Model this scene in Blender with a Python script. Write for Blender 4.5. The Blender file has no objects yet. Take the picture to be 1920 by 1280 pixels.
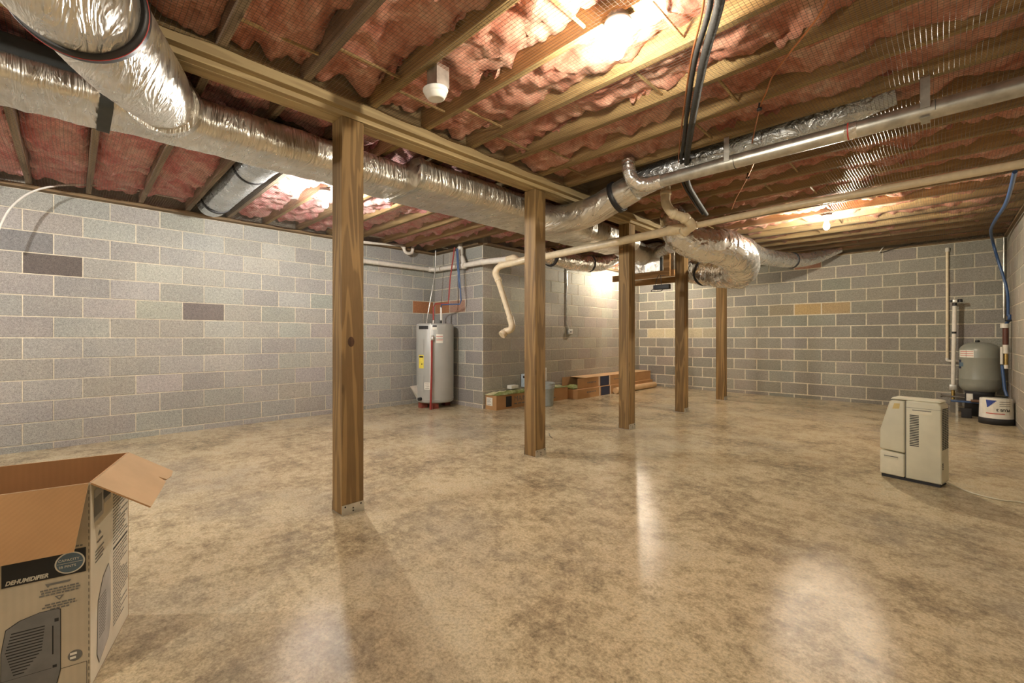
import bpy, bmesh, math, random
from mathutils import Vector, Matrix, noise
random.seed(7)
S = bpy.context.scene
COL = S.collection

# ------------------------------------------------------------------ camera, world, exposure
F_PX, YAW, CX, CY, CAM_H = 814.6, 0.7785, 960.0, 633.0, 1.08
cd = bpy.data.cameras.new('camera'); cam = bpy.data.objects.new('camera', cd); COL.objects.link(cam)
cam.location = (0, 0, CAM_H); cam.rotation_euler = (math.pi/2, 0, YAW)
cd.sensor_width = 36; cd.lens = F_PX/1920*36; cd.shift_y = (CY-640)/1920; cd.clip_start = .02
S.camera = cam
w = bpy.data.worlds.new('world'); S.world = w; w.use_nodes = True
w.node_tree.nodes['Background'].inputs[0].default_value = (1, .95, .88, 1)
w.node_tree.nodes['Background'].inputs[1].default_value = 0.3
S.view_settings.view_transform = 'Standard'; S.view_settings.look = 'None'
S.view_settings.gamma = 1; S.view_settings.use_curve_mapping = False
S.view_settings.exposure = 1.2
S.cycles.max_bounces = 8; S.cycles.diffuse_bounces = 5; S.cycles.glossy_bounces = 4
S.cycles.sample_clamp_indirect = 4; S.cycles.use_denoising = True
S.cycles.caustics_reflective = False; S.cycles.caustics_refractive = False
# bulbs: (x, y, strength, colour); the last pair are unseen fill lights added behind the camera
BULBS = [(-1.03, 1.72, .5, (1, .885, .70)), (-4.23, 1.72, 1.15, (1, .94, .85)), (-.94, 6.14, 1.1, (1, .89, .70)),
         (-4.3, 7.757, .9, (1, .89, .70)), (-1.0, -1.9, 1.0, (1, .91, .78)), (-4.2, -1.9, 1.3, (1, .94, .88))]
BULB_POWER = 950

XL, XM, XR, YJ, YB, YF = -6.18, -4.945, .66, 4.384, 9.18, -3.0
ZJ, ZS = 2.52, 2.755           # joist undersides, subfloor
JY = lambda k: .12+.402*k

def ray(x, y):
    a = (x-CX)/F_PX; b = -(y-CY)/F_PX; c, s = math.cos(YAW), math.sin(YAW)
    return Vector((-s+a*c, c+a*s, b))
def at(x, y, X=None, Y=None, Z=None, D=None):
    """point where the line of sight measured in the photograph meets a known plane"""
    r = ray(x, y)
    t = X/r.x if X is not None else Y/r.y if Y is not None else (Z-CAM_H)/r.z if Z is not None else D
    return r*t+Vector((0, 0, CAM_H))

# ------------------------------------------------------------------ materials
def newmat(n):
    m = bpy.data.materials.new(n); m.use_nodes = True; nt = m.node_tree
    return m, nt, nt.nodes['Principled BSDF']
def N(nt, t, **k):
    n = nt.nodes.new(t)
    for a, v in k.items():
        if a in n.inputs.keys(): n.inputs[a].default_value = v
        else: setattr(n, a, v)
    return n
def ramp(nt, src, stops, interp='LINEAR'):
    r = nt.nodes.new('ShaderNodeValToRGB'); r.color_ramp.interpolation = interp
    e = r.color_ramp.elements
    while len(e) < len(stops): e.new(.5)
    for q, (p, c) in zip(e, stops): q.position = p; q.color = (*c, 1) if len(c) == 3 else c
    nt.links.new(src, r.inputs[0]); return r.outputs[0]
def mix(nt, f, a, b, typ='MIX'):
    m = nt.nodes.new('ShaderNodeMix'); m.data_type = 'RGBA'; m.blend_type = typ
    for i, v in ((0, f), (6, a), (7, b)):
        if isinstance(v, (int, float)): m.inputs[i].default_value = v
        elif isinstance(v, tuple): m.inputs[i].default_value = (*v, 1) if len(v) == 3 else v
        else: nt.links.new(v, m.inputs[i])
    return m.outputs[2]
def coords(nt, scale=(1, 1, 1), kind='Object', rot=(0, 0, 0)):
    tc = nt.nodes.new('ShaderNodeTexCoord'); mp = nt.nodes.new('ShaderNodeMapping')
    mp.inputs['Scale'].default_value = scale; mp.inputs['Rotation'].default_value = rot
    nt.links.new(tc.outputs[kind], mp.inputs[0]); return mp.outputs[0]
def noi(nt, v, scale, detail=4, rough=.55, dist=0):
    n = N(nt, 'ShaderNodeTexNoise', Scale=scale, Detail=detail, Roughness=rough, Distortion=dist)
    nt.links.new(v, n.inputs['Vector']); return n.outputs['Fac']
def bump(nt, b, h, strength=.3, dist=.01, prev=None):
    n = N(nt, 'ShaderNodeBump', Strength=strength, Distance=dist); nt.links.new(h, n.inputs['Height'])
    if prev: nt.links.new(prev, n.inputs['Normal'])
    nt.links.new(n.outputs[0], b.inputs['Normal']); return n.outputs[0]
def plain(n, col, rough=.5, metal=0, var=.06, scale=20, bmp=0, spec=None, emis=None):
    m, nt, b = newmat(n); v = coords(nt)
    f = noi(nt, v, scale, 3)
    lo = tuple(max(0, c*(1-var*2)) for c in col); hi = tuple(min(1, c*(1+var*2)) for c in col)
    nt.links.new(ramp(nt, f, [(.3, lo), (.7, hi)]), b.inputs['Base Color'])
    b.inputs['Roughness'].default_value = rough; b.inputs['Metallic'].default_value = metal
    if spec is not None: b.inputs['Specular IOR Level'].default_value = spec
    if bmp: bump(nt, b, f, bmp, .01)
    if emis: b.inputs['Emission Color'].default_value = (*emis[:3], 1); b.inputs['Emission Strength'].default_value = emis[3]
    return m
def wood(n, light, dark, axis='X', scale=1.0, rough=.7, objvar=.25, knots=True):
    m, nt, b = newmat(n)
    st = {'X': (1.0, 16, 16), 'Y': (16, 1.0, 16), 'Z': (16, 16, 1.0)}[axis]
    v = coords(nt, tuple(s*scale for s in st))
    oi = nt.nodes.new('ShaderNodeObjectInfo')
    add = nt.nodes.new('ShaderNodeVectorMath'); add.operation = 'ADD'
    sc = nt.nodes.new('ShaderNodeVectorMath'); sc.operation = 'SCALE'; sc.inputs['Scale'].default_value = 37
    cmb = nt.nodes.new('ShaderNodeCombineXYZ')
    for i in range(3): nt.links.new(oi.outputs['Random'], cmb.inputs[i])
    nt.links.new(cmb.outputs[0], sc.inputs[0]); nt.links.new(v, add.inputs[0]); nt.links.new(sc.outputs[0], add.inputs[1])
    v = add.outputs[0]
    g1 = noi(nt, v, .55, 2, .5, .6)
    w2 = nt.nodes.new('ShaderNodeMath'); w2.operation = 'MULTIPLY'; w2.inputs[1].default_value = 42; nt.links.new(g1, w2.inputs[0])
    sn = nt.nodes.new('ShaderNodeMath'); sn.operation = 'SINE'; nt.links.new(w2.outputs[0], sn.inputs[0])
    fine = noi(nt, v, 6, 5, .65)
    ringc = ramp(nt, sn.outputs[0], [(.0, dark), (.55, light), (1, light)])
    mid = tuple((a*.72+c*.28) for a, c in zip(light, dark))
    c = mix(nt, .55, ringc, ramp(nt, fine, [(.3, mid), (.65, light)]), 'MIX')
    big = noi(nt, coords(nt, (1.3, 1.3, 1.3)), 1.2, 3)
    c = mix(nt, 1, c, ramp(nt, big, [(.3, (1-objvar, 1-objvar*1.05, 1-objvar*1.1)), (.7, (1.0, 1.0, 1.0))]), 'MULTIPLY')
    c = mix(nt, 1, c, ramp(nt, oi.outputs['Random'], [(0, (1-objvar, 1-objvar, 1-objvar)), (1, (1, 1, 1))]), 'MULTIPLY')
    if knots:
        kst = {'X': (.45, 1, 1), 'Y': (1, .45, 1), 'Z': (1, 1, .45)}[axis]
        vo = N(nt, 'ShaderNodeTexVoronoi', Scale=3.2)
        nt.links.new(coords(nt, kst), vo.inputs['Vector'])
        c = mix(nt, ramp(nt, vo.outputs['Distance'], [(.03, (.85,)*3), (.075, (0,)*3)]), c, tuple(d*.45 for d in dark))
    nt.links.new(c, b.inputs['Base Color']); b.inputs['Roughness'].default_value = rough
    bump(nt, b, fine, .25, .003)
    return m

M = {}
def build_materials():
    # concrete blocks: per-block colour attribute times aggregate speckle
    for nm, tint in (('block', (1, 1, 1)),):
        m, nt, b = newmat(nm); at_ = nt.nodes.new('ShaderNodeAttribute'); at_.attribute_name = 'tone'
        v = coords(nt)
        sp = noi(nt, v, 190, 2, .7); sp2 = noi(nt, v, 45, 4, .7); st = noi(nt, v, 1.3, 4, .6)
        c = mix(nt, 1, at_.outputs['Color'], ramp(nt, sp, [(.32, (.58, .58, .58)), (.5, (1, 1, 1)), (.68, (1.25, 1.25, 1.25))]), 'MULTIPLY')
        c = mix(nt, 1, c, ramp(nt, sp2, [(.3, (.8, .8, .8)), (.7, (1.12, 1.12, 1.12))]), 'MULTIPLY')
        c = mix(nt, 1, c, ramp(nt, st, [(.3, (.86, .86, .88)), (.7, (1.06, 1.05, 1.02))]), 'MULTIPLY')
        nt.links.new(c, b.inputs['Base Color']); b.inputs['Roughness'].default_value = .62
        b.inputs['Specular IOR Level'].default_value = .35
        bump(nt, b, sp2, .5, .002); M[nm] = m
    m, nt, b = newmat('mortar'); v = coords(nt); f = noi(nt, v, 30, 5, .7); g = noi(nt, v, .9, 3)
    c = mix(nt, 1, ramp(nt, f, [(.25, (.50, .46, .36)), (.7, (.80, .74, .60))]), ramp(nt, g, [(.3, (.78,)*3), (.65, (1.05,)*3)]), 'MULTIPLY')
    nt.links.new(c, b.inputs['Base Color']); b.inputs['Roughness'].default_value = .9; bump(nt, b, f, .6, .004); M['mortar'] = m
    # sealed, stained concrete slab
    m, nt, b = newmat('slab'); v = coords(nt)
    big = noi(nt, v, 1.7, 12, .76); med = noi(nt, v, 15, 10, .85); fine = noi(nt, v, 75, 4, .8)
    fac = mix(nt, .5, big, med)
    c = ramp(nt, fac, [(.41, (.24, .195, .125)), (.46, (.38, .31, .20)), (.495, (.51, .425, .27)), (.54, (.64, .545, .36)), (.64, (.57, .51, .37))])
    cool = noi(nt, v, .55, 6, .65)
    c = mix(nt, ramp(nt, cool, [(.50, (0,)*3), (.66, (.5,)*3)]), c, (.43, .40, .33))
    c = mix(nt, 1, c, ramp(nt, fine, [(.32, (.62,)*3), (.58, (1.1,)*3)]), 'MULTIPLY')
    nt.links.new(c, b.inputs['Base Color'])
    nt.links.new(ramp(nt, med, [(.3, (.20,)*3), (.7, (.10,)*3)]), b.inputs['Roughness'])
    b.inputs['Specular IOR Level'].default_value = .11
    p = bump(nt, b, med, .10, .01); bump(nt, b, fine, .15, .002, p); M['slab'] = m
    # insulation
    m, nt, b = newmat('insulation'); v = coords(nt)
    a1 = noi(nt, v, 3.2, 6, .7, .8); a2 = noi(nt, v, 26, 5, .8, .5)
    c = ramp(nt, a1, [(.30, (.36, .11, .07)), (.42, (.62, .27, .19)), (.54, (.78, .43, .32)), (.68, (.92, .68, .54))])
    c = mix(nt, 1, c, ramp(nt, a2, [(.3, (.66, .6, .58)), (.65, (1.1, 1.1, 1.1))]), 'MULTIPLY')
    nt.links.new(c, b.inputs['Base Color']); b.inputs['Roughness'].default_value = .95; b.inputs['Specular IOR Level'].default_value = .1
    p = bump(nt, b, a1, .6, .03); bump(nt, b, a2, .6, .006, p); M['insulation'] = m
    m2 = m.copy(); m2.name = 'insulation_rose_lifted'; M['insulation_rose_lifted'] = m2  # same insulation in brighter pink, making up for weaker light left of the beam
    for nd in m2.node_tree.nodes:
        if nd.type == 'VALTORGB' and len(nd.color_ramp.elements) == 4:
            for e, cc in zip(nd.color_ramp.elements, [(.60, .17, .19), (.92, .40, .40), (.98, .58, .56), (.99, .78, .73)]): e.color = (*cc, 1)
    M['joist'] = wood('joist_wood', (.74, .54, .25), (.42, .27, .10), 'X', rough=.65)
    M['joist_grey'] = wood('greyish_joist_wood', (.60, .48, .35), (.32, .24, .17), 'X', rough=.75)  # greyer, less yellow mix for the near joists
    M['beam'] = wood('beam_wood', (.56, .43, .22), (.33, .23, .11), 'Y', objvar=.2)
    M['sill'] = wood('sill_wood', (.27, .18, .09), (.14, .09, .045), 'Y')
    M['post'] = wood('post_wood', (.38, .24, .095), (.085, .045, .016), 'Z', objvar=.2, scale=.9)
    M['stud'] = wood('stud_wood', (.55, .32, .13), (.28, .14, .05), 'X', objvar=.15)
    M['osb'] = plain('subfloor_board', (.20, .13, .07), .85, var=.3, scale=30)
    # foil
    def foil(nm, col, rough, sc, strength, stretch=(1, 1, 1)):
        m, nt, b = newmat(nm); v = coords(nt, stretch)
        a = noi(nt, v, sc, 3, .5, 1.6); g = noi(nt, v, sc*3.2, 3, .55, 1.0)
        ra = ramp(nt, a, [(.35, (0,)*3), (.5, (1,)*3), (.65, (0,)*3)])
        c = ramp(nt, noi(nt, coords(nt), 4, 4), [(.3, tuple(q*.74 for q in col)), (.65, col)])
        nt.links.new(c, b.inputs['Base Color']); b.inputs['Metallic'].default_value = .9
        nt.links.new(ramp(nt, g, [(.3, (rough-.06,)*3), (.7, (rough+.12,)*3)]), b.inputs['Roughness'])
        p = bump(nt, b, ra, strength, .012); bump(nt, b, g, strength*.8, .010, p); M[nm] = m
    foil('foil', (.86, .82, .74), .30, 3.2, .45, (.8, 4.2, .8))
    foil('foil_flex', (.95, .94, .92), .20, 3.6, .5)
    foil('foil_blue', (.74, .77, .80), .30, 9, .5)
    M['galv'] = plain('galvanised_steel', (.62, .62, .58), .33, .9, var=.12, scale=14, bmp=.05)
    M['steel'] = plain('bright_steel', (.62, .60, .55), .38, .85, var=.08)
    M['black'] = plain('black_tape', (.018, .018, .02), .5)
    M['blackfoam'] = plain('black_pipe_foam', (.022, .022, .022), .6, bmp=.4, scale=60)
    M['strapgrey'] = plain('dark_duct_board', (.05, .055, .055), .7)
    M['cream'] = plain('cream_pvc', (.78, .66, .46), .35, var=.05)
    M['white_pvc'] = plain('white_pvc', (.78, .74, .66), .35, var=.04)
    M['copper'] = plain('copper_tube', (.55, .22, .09), .35, .8)
    M['brass'] = plain('brass', (.6, .42, .15), .35, .9)
    M['red'] = plain('red_pex', (.30, .035, .03), .4)
    M['blue'] = plain('blue_pex', (.04, .09, .22), .35)
    M['whitecable'] = plain('white_cable', (.82, .80, .74), .45, var=.03)
    M['heater'] = plain('heater_grey_enamel', (.42, .43, .41), .32, .1, var=.03, scale=4)
    M['tank'] = plain('tank_grey_enamel', (.27, .28, .24), .35, 0, var=.04, scale=6)
    M['offwhite'] = plain('aged_offwhite_plastic', (.62, .60, .46), .45, var=.04, scale=6)
    M['offwhite2'] = plain('pale_offwhite_plastic', (.70, .67, .52), .42, var=.03)
    M['dark'] = plain('dark_gap', (.02, .02, .022), .7)
    M['white'] = plain('white_plastic', (.80, .79, .75), .4, var=.03)
    M['label'] = plain('paper_label', (.78, .76, .68), .7, var=.04)
    M['yellow'] = plain('yellow_label', (.80, .68, .10), .7)
    M['ink'] = plain('black_ink', (.018, .018, .02), .6)
    M['greyink'] = plain('grey_ink', (.16, .155, .14), .7)
    M['blueink'] = plain('slate_blue_ink', (.11, .17, .23), .6)
    M['navy'] = plain('navy_ink', (.02, .03, .07), .6)
    M['blueprint'] = plain('blue_ink', (.03, .06, .28), .5)
    M['redink'] = plain('red_ink', (.5, .05, .04), .6)
    M['bucket'] = plain('grey_bucket_plastic', (.34, .38, .38), .4)
    M['green'] = plain('green_plastic_wrap', (.22, .26, .08), .5, var=.2)
    M['paper'] = plain('yellowed_paper', (.62, .60, .36), .8, var=.1)
    M['ceramic'] = plain('porcelain', (.85, .84, .80), .25, var=.02)
    M['box_metal'] = plain('junction_box_steel', (.22, .20, .17), .5, .7)
    # cardboard: brown with faint flutes / printed cream, with a paler copy for the lit side
    for nm, col in (('card', (.47, .27, .12)), ('card_in', (.34, .17, .065)), ('card_print', (.52, .45, .33)), ('card_print_lit', (.72, .66, .54)), ('card_light', (.62, .43, .24))):
        m, nt, b = newmat('cardboard_'+nm); v = coords(nt)
        wv = N(nt, 'ShaderNodeTexWave', Scale=90, Distortion=.6, Detail=1.0); wv.bands_direction = 'X'; nt.links.new(v, wv.inputs['Vector'])
        c = mix(nt, 1, col, ramp(nt, wv.outputs['Fac'], [(0, (.97,)*3), (1, (1.02,)*3)]), 'MULTIPLY')
        c = mix(nt, 1, c, ramp(nt, noi(nt, v, 5, 5), [(.3, (.85,)*3), (.7, (1.06,)*3)]), 'MULTIPLY')
        nt.links.new(c, b.inputs['Base Color']); b.inputs['Roughness'].default_value = .8; M[nm] = m
build_materials()

# ------------------------------------------------------------------ mesh helpers
WM = {}
class MB:
    def __init__(s): s.v = []; s.f = []; s.mi = []; s.sm = []; s.mats = []
    def m(s, mat):
        mat = M[mat] if isinstance(mat, str) else mat
        if mat not in s.mats: s.mats.append(mat)
        return s.mats.index(mat)
    def add(s, verts, faces, mat, smooth=False, T=None):
        o = len(s.v); s.v += [tuple(T @ Vector(p)) if T else tuple(p) for p in verts]
        k = s.m(mat)
        for f in faces: s.f.append([o+i for i in f]); s.mi.append(k); s.sm.append(smooth)
        return s
    def box(s, a, b, mat, T=None, bev=0):
        if bev:
            bm = bmesh.new(); bmesh.ops.create_cube(bm, size=1)
            for q in bm.verts: q.co = Vector([(a[i]+b[i])/2+q.co[i]*(b[i]-a[i]) for i in range(3)])
            bmesh.ops.bevel(bm, geom=bm.edges[:], offset=bev, segments=3, affect='EDGES', profile=.5)
            bm.verts.index_update(); s.add([q.co[:] for q in bm.verts], [[q.index for q in f.verts] for f in bm.faces], mat, True, T); bm.free(); return s
        x0, y0, z0 = a; x1, y1, z1 = b
        s.add([(x0,y0,z0),(x1,y0,z0),(x1,y1,z0),(x0,y1,z0),(x0,y0,z1),(x1,y0,z1),(x1,y1,z1),(x0,y1,z1)],
              [(0,3,2,1),(4,5,6,7),(0,1,5,4),(1,2,6,5),(2,3,7,6),(3,0,4,7)], mat, False, T); return s
    def prism(s, pts, h, mat, T=None, bev=0, smooth=False):
        """polygon pts (x,y) extruded z 0..h"""
        bm = bmesh.new(); bot = [bm.verts.new((x, y, 0)) for x, y in pts]
        f = bm.faces.new(bot); r = bmesh.ops.extrude_face_region(bm, geom=[f])
        bmesh.ops.translate(bm, verts=[g for g in r['geom'] if isinstance(g, bmesh.types.BMVert)], vec=(0, 0, h))
        bmesh.ops.recalc_face_normals(bm, faces=bm.faces)
        if bev: bmesh.ops.bevel(bm, geom=bm.edges[:], offset=bev, segments=3, affect='EDGES', profile=.5)
        bm.verts.index_update(); s.add([q.co[:] for q in bm.verts], [[q.index for q in f.verts] for f in bm.faces], mat, smooth or bool(bev), T); bm.free(); return s
    def tube(s, pts, r, mat, n=12, caps=True, rf=None, T=None, sq=None):
        """swept tube; r number or list; rf(i,j,angle)->radius factor; sq: (w,h,rad) rounded-rect section"""
        pts = [Vector(p) for p in pts]; L = len(pts); rr = r if isinstance(r, (list, tuple)) else [r]*L
        tan = [(pts[min(i+1, L-1)]-pts[max(i-1, 0)]).normalized() for i in range(L)]
        up = Vector((0, 0, 1)) if abs(tan[0].z) < .9 else Vector((0, 1, 0))
        nrm = (up-tan[0]*up.dot(tan[0])).normalized(); V = []; Fc = []
        for i in range(L):
            nrm = (nrm-tan[i]*nrm.dot(tan[i])).normalized(); bi = tan[i].cross(nrm)
            for j in range(n):
                a = 2*math.pi*j/n
                q = rr[i]*(rf(i, j, a) if rf else 1)
                V.append(pts[i]+nrm*math.cos(a)*q+bi*math.sin(a)*q)
        for i in range(L-1):
            for j in range(n):
                k = (j+1) % n; Fc.append((i*n+j, i*n+k, (i+1)*n+k, (i+1)*n+j))
        s.add(V, Fc, mat, True, T)
        if caps:
            s.add(V[:n], [tuple(range(n))[::-1]], mat, False, T); s.add(V[-n:], [tuple(range(n))], mat, False, T)
        return s
    def lathe(s, prof, mat, n=24, c=(0, 0, 0), T=None, smooth=True):
        V = []; Fc = []
        for r, z in prof:
            for j in range(n):
                a = 2*math.pi*j/n; V.append((c[0]+r*math.cos(a), c[1]+r*math.sin(a), c[2]+z))
        for i in range(len(prof)-1):
            for j in range(n):
                k = (j+1) % n; Fc.append((i*n+j, i*n+k, (i+1)*n+k, (i+1)*n+j))
        s.add(V, Fc, mat, smooth, T)
        if prof[0][0] > 1e-4: s.add(V[:n], [tuple(range(n))[::-1]], mat, False, T)
        if prof[-1][0] > 1e-4: s.add(V[-n:], [tuple(range(n))], mat, False, T)
        return s
    def text(s, txt, size, mat, T, shear=0, bold=0):
        cu = bpy.data.curves.new('t', 'FONT'); cu.body = txt; cu.size = size; cu.extrude = .0004; cu.shear = shear; cu.offset = bold
        cu.resolution_u = 3
        ob = bpy.data.objects.new('t', cu); me = bpy.data.meshes.new_from_object(ob)
        s.add([q.co[:] for q in me.vertices], [list(p.vertices) for p in me.polygons], mat, False, T)
        bpy.data.objects.remove(ob); bpy.data.curves.remove(cu); bpy.data.meshes.remove(me); return s
    def build(s, name, parent=None, loc=None, label=None):
        me = bpy.data.meshes.new(name); off = Vector(loc) if loc else Vector((0, 0, 0))
        me.from_pydata([tuple(Vector(p)-off) for p in s.v], [], s.f)
        for q in s.mats: me.materials.append(q)
        me.polygons.foreach_set('material_index', s.mi); me.polygons.foreach_set('use_smooth', s.sm); me.update()
        o = bpy.data.objects.new(name, me); COL.objects.link(o)
        if parent:
            o.parent = parent; o.matrix_parent_inverse = Matrix.Translation(-WM[parent.name])
        o.location = off; WM[o.name] = off.copy()
        if label: o['label'] = label
        return o
def tag(o, label, cat, group=None):
    o['label'] = label; o['category'] = cat
    if group: o['group'] = group
    return o
def thing(name, label, cat, loc, group=None):
    o = bpy.data.objects.new(name, None); COL.objects.link(o); o.location = loc; o.empty_display_size = .05; WM[o.name] = Vector(loc)
    return tag(o, label, cat, group)
def struct(o): o['kind'] = 'structure'; return o
def smooth_path(pts, step=.03):
    P = [Vector(p) for p in pts]; out = []
    Q = [P[0]*2-P[1]]+P+[P[-1]*2-P[-2]]
    for i in range(1, len(Q)-2):
        a, b, c, d = Q[i-1:i+3]; n = max(2, int((c-b).length/step))
        for k in range(n):
            t = k/n; out.append(.5*((2*b)+(c-a)*t+(2*a-5*b+4*c-d)*t*t+(3*b-a-3*c+d)*t**3))
    out.append(P[-1]); return out
def frame(o, x, y, z=None):
    x = Vector(x).normalized(); y = Vector(y); y = (y-x*y.dot(x)).normalized(); z = x.cross(y)
    m = Matrix.Identity(4)
    for i, q in enumerate((x, y, z)): m[0][i], m[1][i], m[2][i] = q
    m.translation = Vector(o); return m
def fbm(x, y, z=0, o=4): return noise.fractal(Vector((x, y, z)), .6, 2.1, o)
ORD = ['first','second','third','fourth','fifth','sixth','seventh','eighth','ninth','tenth','eleventh','twelfth','thirteenth','fourteenth',
       'fifteenth','sixteenth','seventeenth','eighteenth','nineteenth','twentieth','twenty-first','twenty-second','twenty-third','twenty-fourth','twenty-fifth','twenty-sixth']

# ------------------------------------------------------------------ setting
o = MB().box((XL-.2, YF-.2, -.12), (XR+.2, YB+.2, 0), 'slab').build('floor'); struct(o)
o = MB().box((XL-.2, YF-.2, ZS), (XR+.2, YB+.2, ZS+.03), 'osb').build('ceiling'); struct(o)

BH = .2032
def block_wall(name, org, u, n, L, u_even, base, mort=.0055, special={}, warm=(0, 0, 0), vary=.07, thick=.2, body0=0):
    """courses of concrete block; course r spans CAM_H + r*BH .. ; u_even = offset of joints in odd-numbered rows"""
    u = Vector(u); n = Vector(n); org = Vector(org); zt = 2.485
    V = []; Fc = []; mi = []; col = []; rnd = random.Random(name)
    def add(vs, fs, k, c):
        o_ = len(V); V.extend(vs)
        for f in fs: Fc.append([o_+i for i in f]); mi.append(k); col.append(c)
    P = lambda uu, zz, d: tuple(org+u*uu+n*d+Vector((0, 0, zz)))
    # solid wall body
    b0, b1 = (body0, L)
    q = [P(b0, -.1, 0), P(b1, -.1, 0), P(b1, ZS, 0), P(b0, ZS, 0), P(b0, -.1, -thick), P(b1, -.1, -thick), P(b1, ZS, -thick), P(b0, ZS, -thick)]
    add(q, [(0, 1, 2, 3), (5, 4, 7, 6), (1, 5, 6, 2), (4, 0, 3, 7), (3, 2, 6, 7), (4, 5, 1, 0)], 1, (.5, .5, .5))
    for r in range(-6, 7):
        z0 = max(CAM_H+r*BH, -.02); z1 = min(CAM_H+(r+1)*BH, zt)
        ph = u_even % (2*BH) if r % 2 else (u_even+BH) % (2*BH)
        k = -1
        while ph+k*2*BH < L:
            a = ph+k*2*BH; e = a+2*BH; idx = k; k += 1
            a, e = max(a, 0), min(e, L)
            if e-a < .02: continue
            ma = mort if a > 0 else .001; me_ = mort if e < L else .001
            jit = rnd.uniform(-.0012, .0012)
            ua, ub, za, zb = a+ma+jit, e-me_+jit*.5, z0+mort, z1-mort
            f = 1+rnd.gauss(0, vary); c = [base[i]*f*(1+rnd.gauss(0, .018)) for i in range(3)]
            for (rr, pos), cc in special.items():
                if rr == r and a-.01 <= pos <= e+.01 and (pos-a) > .01 and (e-pos) > .01: c = list(cc)
            ch, d = .003, .0035+rnd.uniform(-.0008, .0012)
            vs = [P(ua, za, .0003), P(ub, za, .0003), P(ub, zb, .0003), P(ua, zb, .0003),
                  P(ua+ch, za+ch, d), P(ub-ch, za+ch, d), P(ub-ch, zb-ch, d), P(ua+ch, zb-ch, d)]
            add(vs, [(4, 5, 6, 7), (0, 1, 5, 4), (1, 2, 6, 5), (2, 3, 7, 6), (3, 0, 4, 7)], 0, c)
    me = bpy.data.meshes.new(name); me.from_pydata(V, [], Fc); me.materials.append(M['block']); me.materials.append(M['mortar'])
    me.polygons.foreach_set('material_index', mi)
    ca = me.color_attributes.new('tone', 'FLOAT_COLOR', 'CORNER'); buf = []
    for p, c in zip(me.polygons, col): buf += [*c, 1]*p.loop_total
    ca.data.foreach_set('color', buf); me.update()
    bm = bmesh.new(); bm.from_mesh(me); 
    if u.cross(Vector((0, 0, 1))).dot(n) < 0: bmesh.ops.reverse_faces(bm, faces=bm.faces)
    bm.to_mesh(me); bm.free()
    ob = bpy.data.objects.new(name, me); COL.objects.link(ob); return struct(ob)
GREY = (.33, .33, .32); DK = (.155, .135, .125); OR = (.40, .20, .105)
y0 = -.326
def U(k): return y0+k*BH-YF
block_wall('wall_left', (XL, YF, 0), (0, 1, 0), (1, 0, 0), YJ-YF+.0, U(0), (.40, .40, .375), .0045,
           {(3, U(1)): DK, (1, U(7)): (.20, .18, .17), (4, U(0)): (.25, .25, .25), (-2, U(21)): (.30, .30, .31), (2, U(21.5)): (.42, .19, .09)}, vary=.06)
block_wall('wall_jog', (XL, YJ, 0), (1, 0, 0), (0, -1, 0), XM-XL, (-5.161-XL), (.37, .36, .335), .0055,
           {(2, .8): (.44, .27, .20), (2, .3): (.42, .2, .1)}, vary=.07)
block_wall('wall_middle', (XM, YJ, 0), (0, 1, 0), (1, 0, 0), YB-YJ, (7.218-YJ+BH), (.38, .36, .31), .0045, {}, vary=.06, body0=.2)
uB = lambda k: -4.7302+k*BH-XM
block_wall('wall_back', (XM, YB, 0), (1, 0, 0), (0, -1, 0), XR-XM, uB(1), (.31, .30, .265), .0085,
           {(0, uB(1)): (.58, .52, .36), (0, uB(3)): (.60, .54, .37), (0, uB(5)): (.52, .47, .33), (0, uB(7)): (.42, .39, .29), (2, uB(15)): (.52, .38, .19), (2, uB(17)): (.46, .35, .20), (6, uB(15)): (.5, .28, .2), (2, uB(13)): (.34, .30, .22), (6, uB(27)): (.36, .27, .17)}, vary=.08)
block_wall('wall_right', (XR, YF, 0), (0, 1, 0), (-1, 0, 0), YB-YF, .1, (.40, .37, .32), .0055, {}, vary=.05)
block_wall('wall_front', (XL, YF, 0), (1, 0, 0), (0, 1, 0), XR-XL, .1, (.30, .30, .29), .0055, {}, vary=.06)
# sill plates on the block walls
def plate(i, a, b):
    m_ = 'sill'
    struct(MB().box(a, b, m_).build('trim_%d' % i))
plate(1, (XL, YF, 2.485), (XL+.10, YJ, ZJ))
plate(2, (XL+.10, YJ-.10, 2.485), (XM, YJ, ZJ))
plate(3, (XM, YJ, 2.485), (XM+.10, YB, ZJ))
plate(4, (XM+.10, YB-.04, 2.485), (XR, YB, ZJ))
plate(5, (XR-.03, YF, 2.485), (XR, YB-.04, ZJ))

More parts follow.
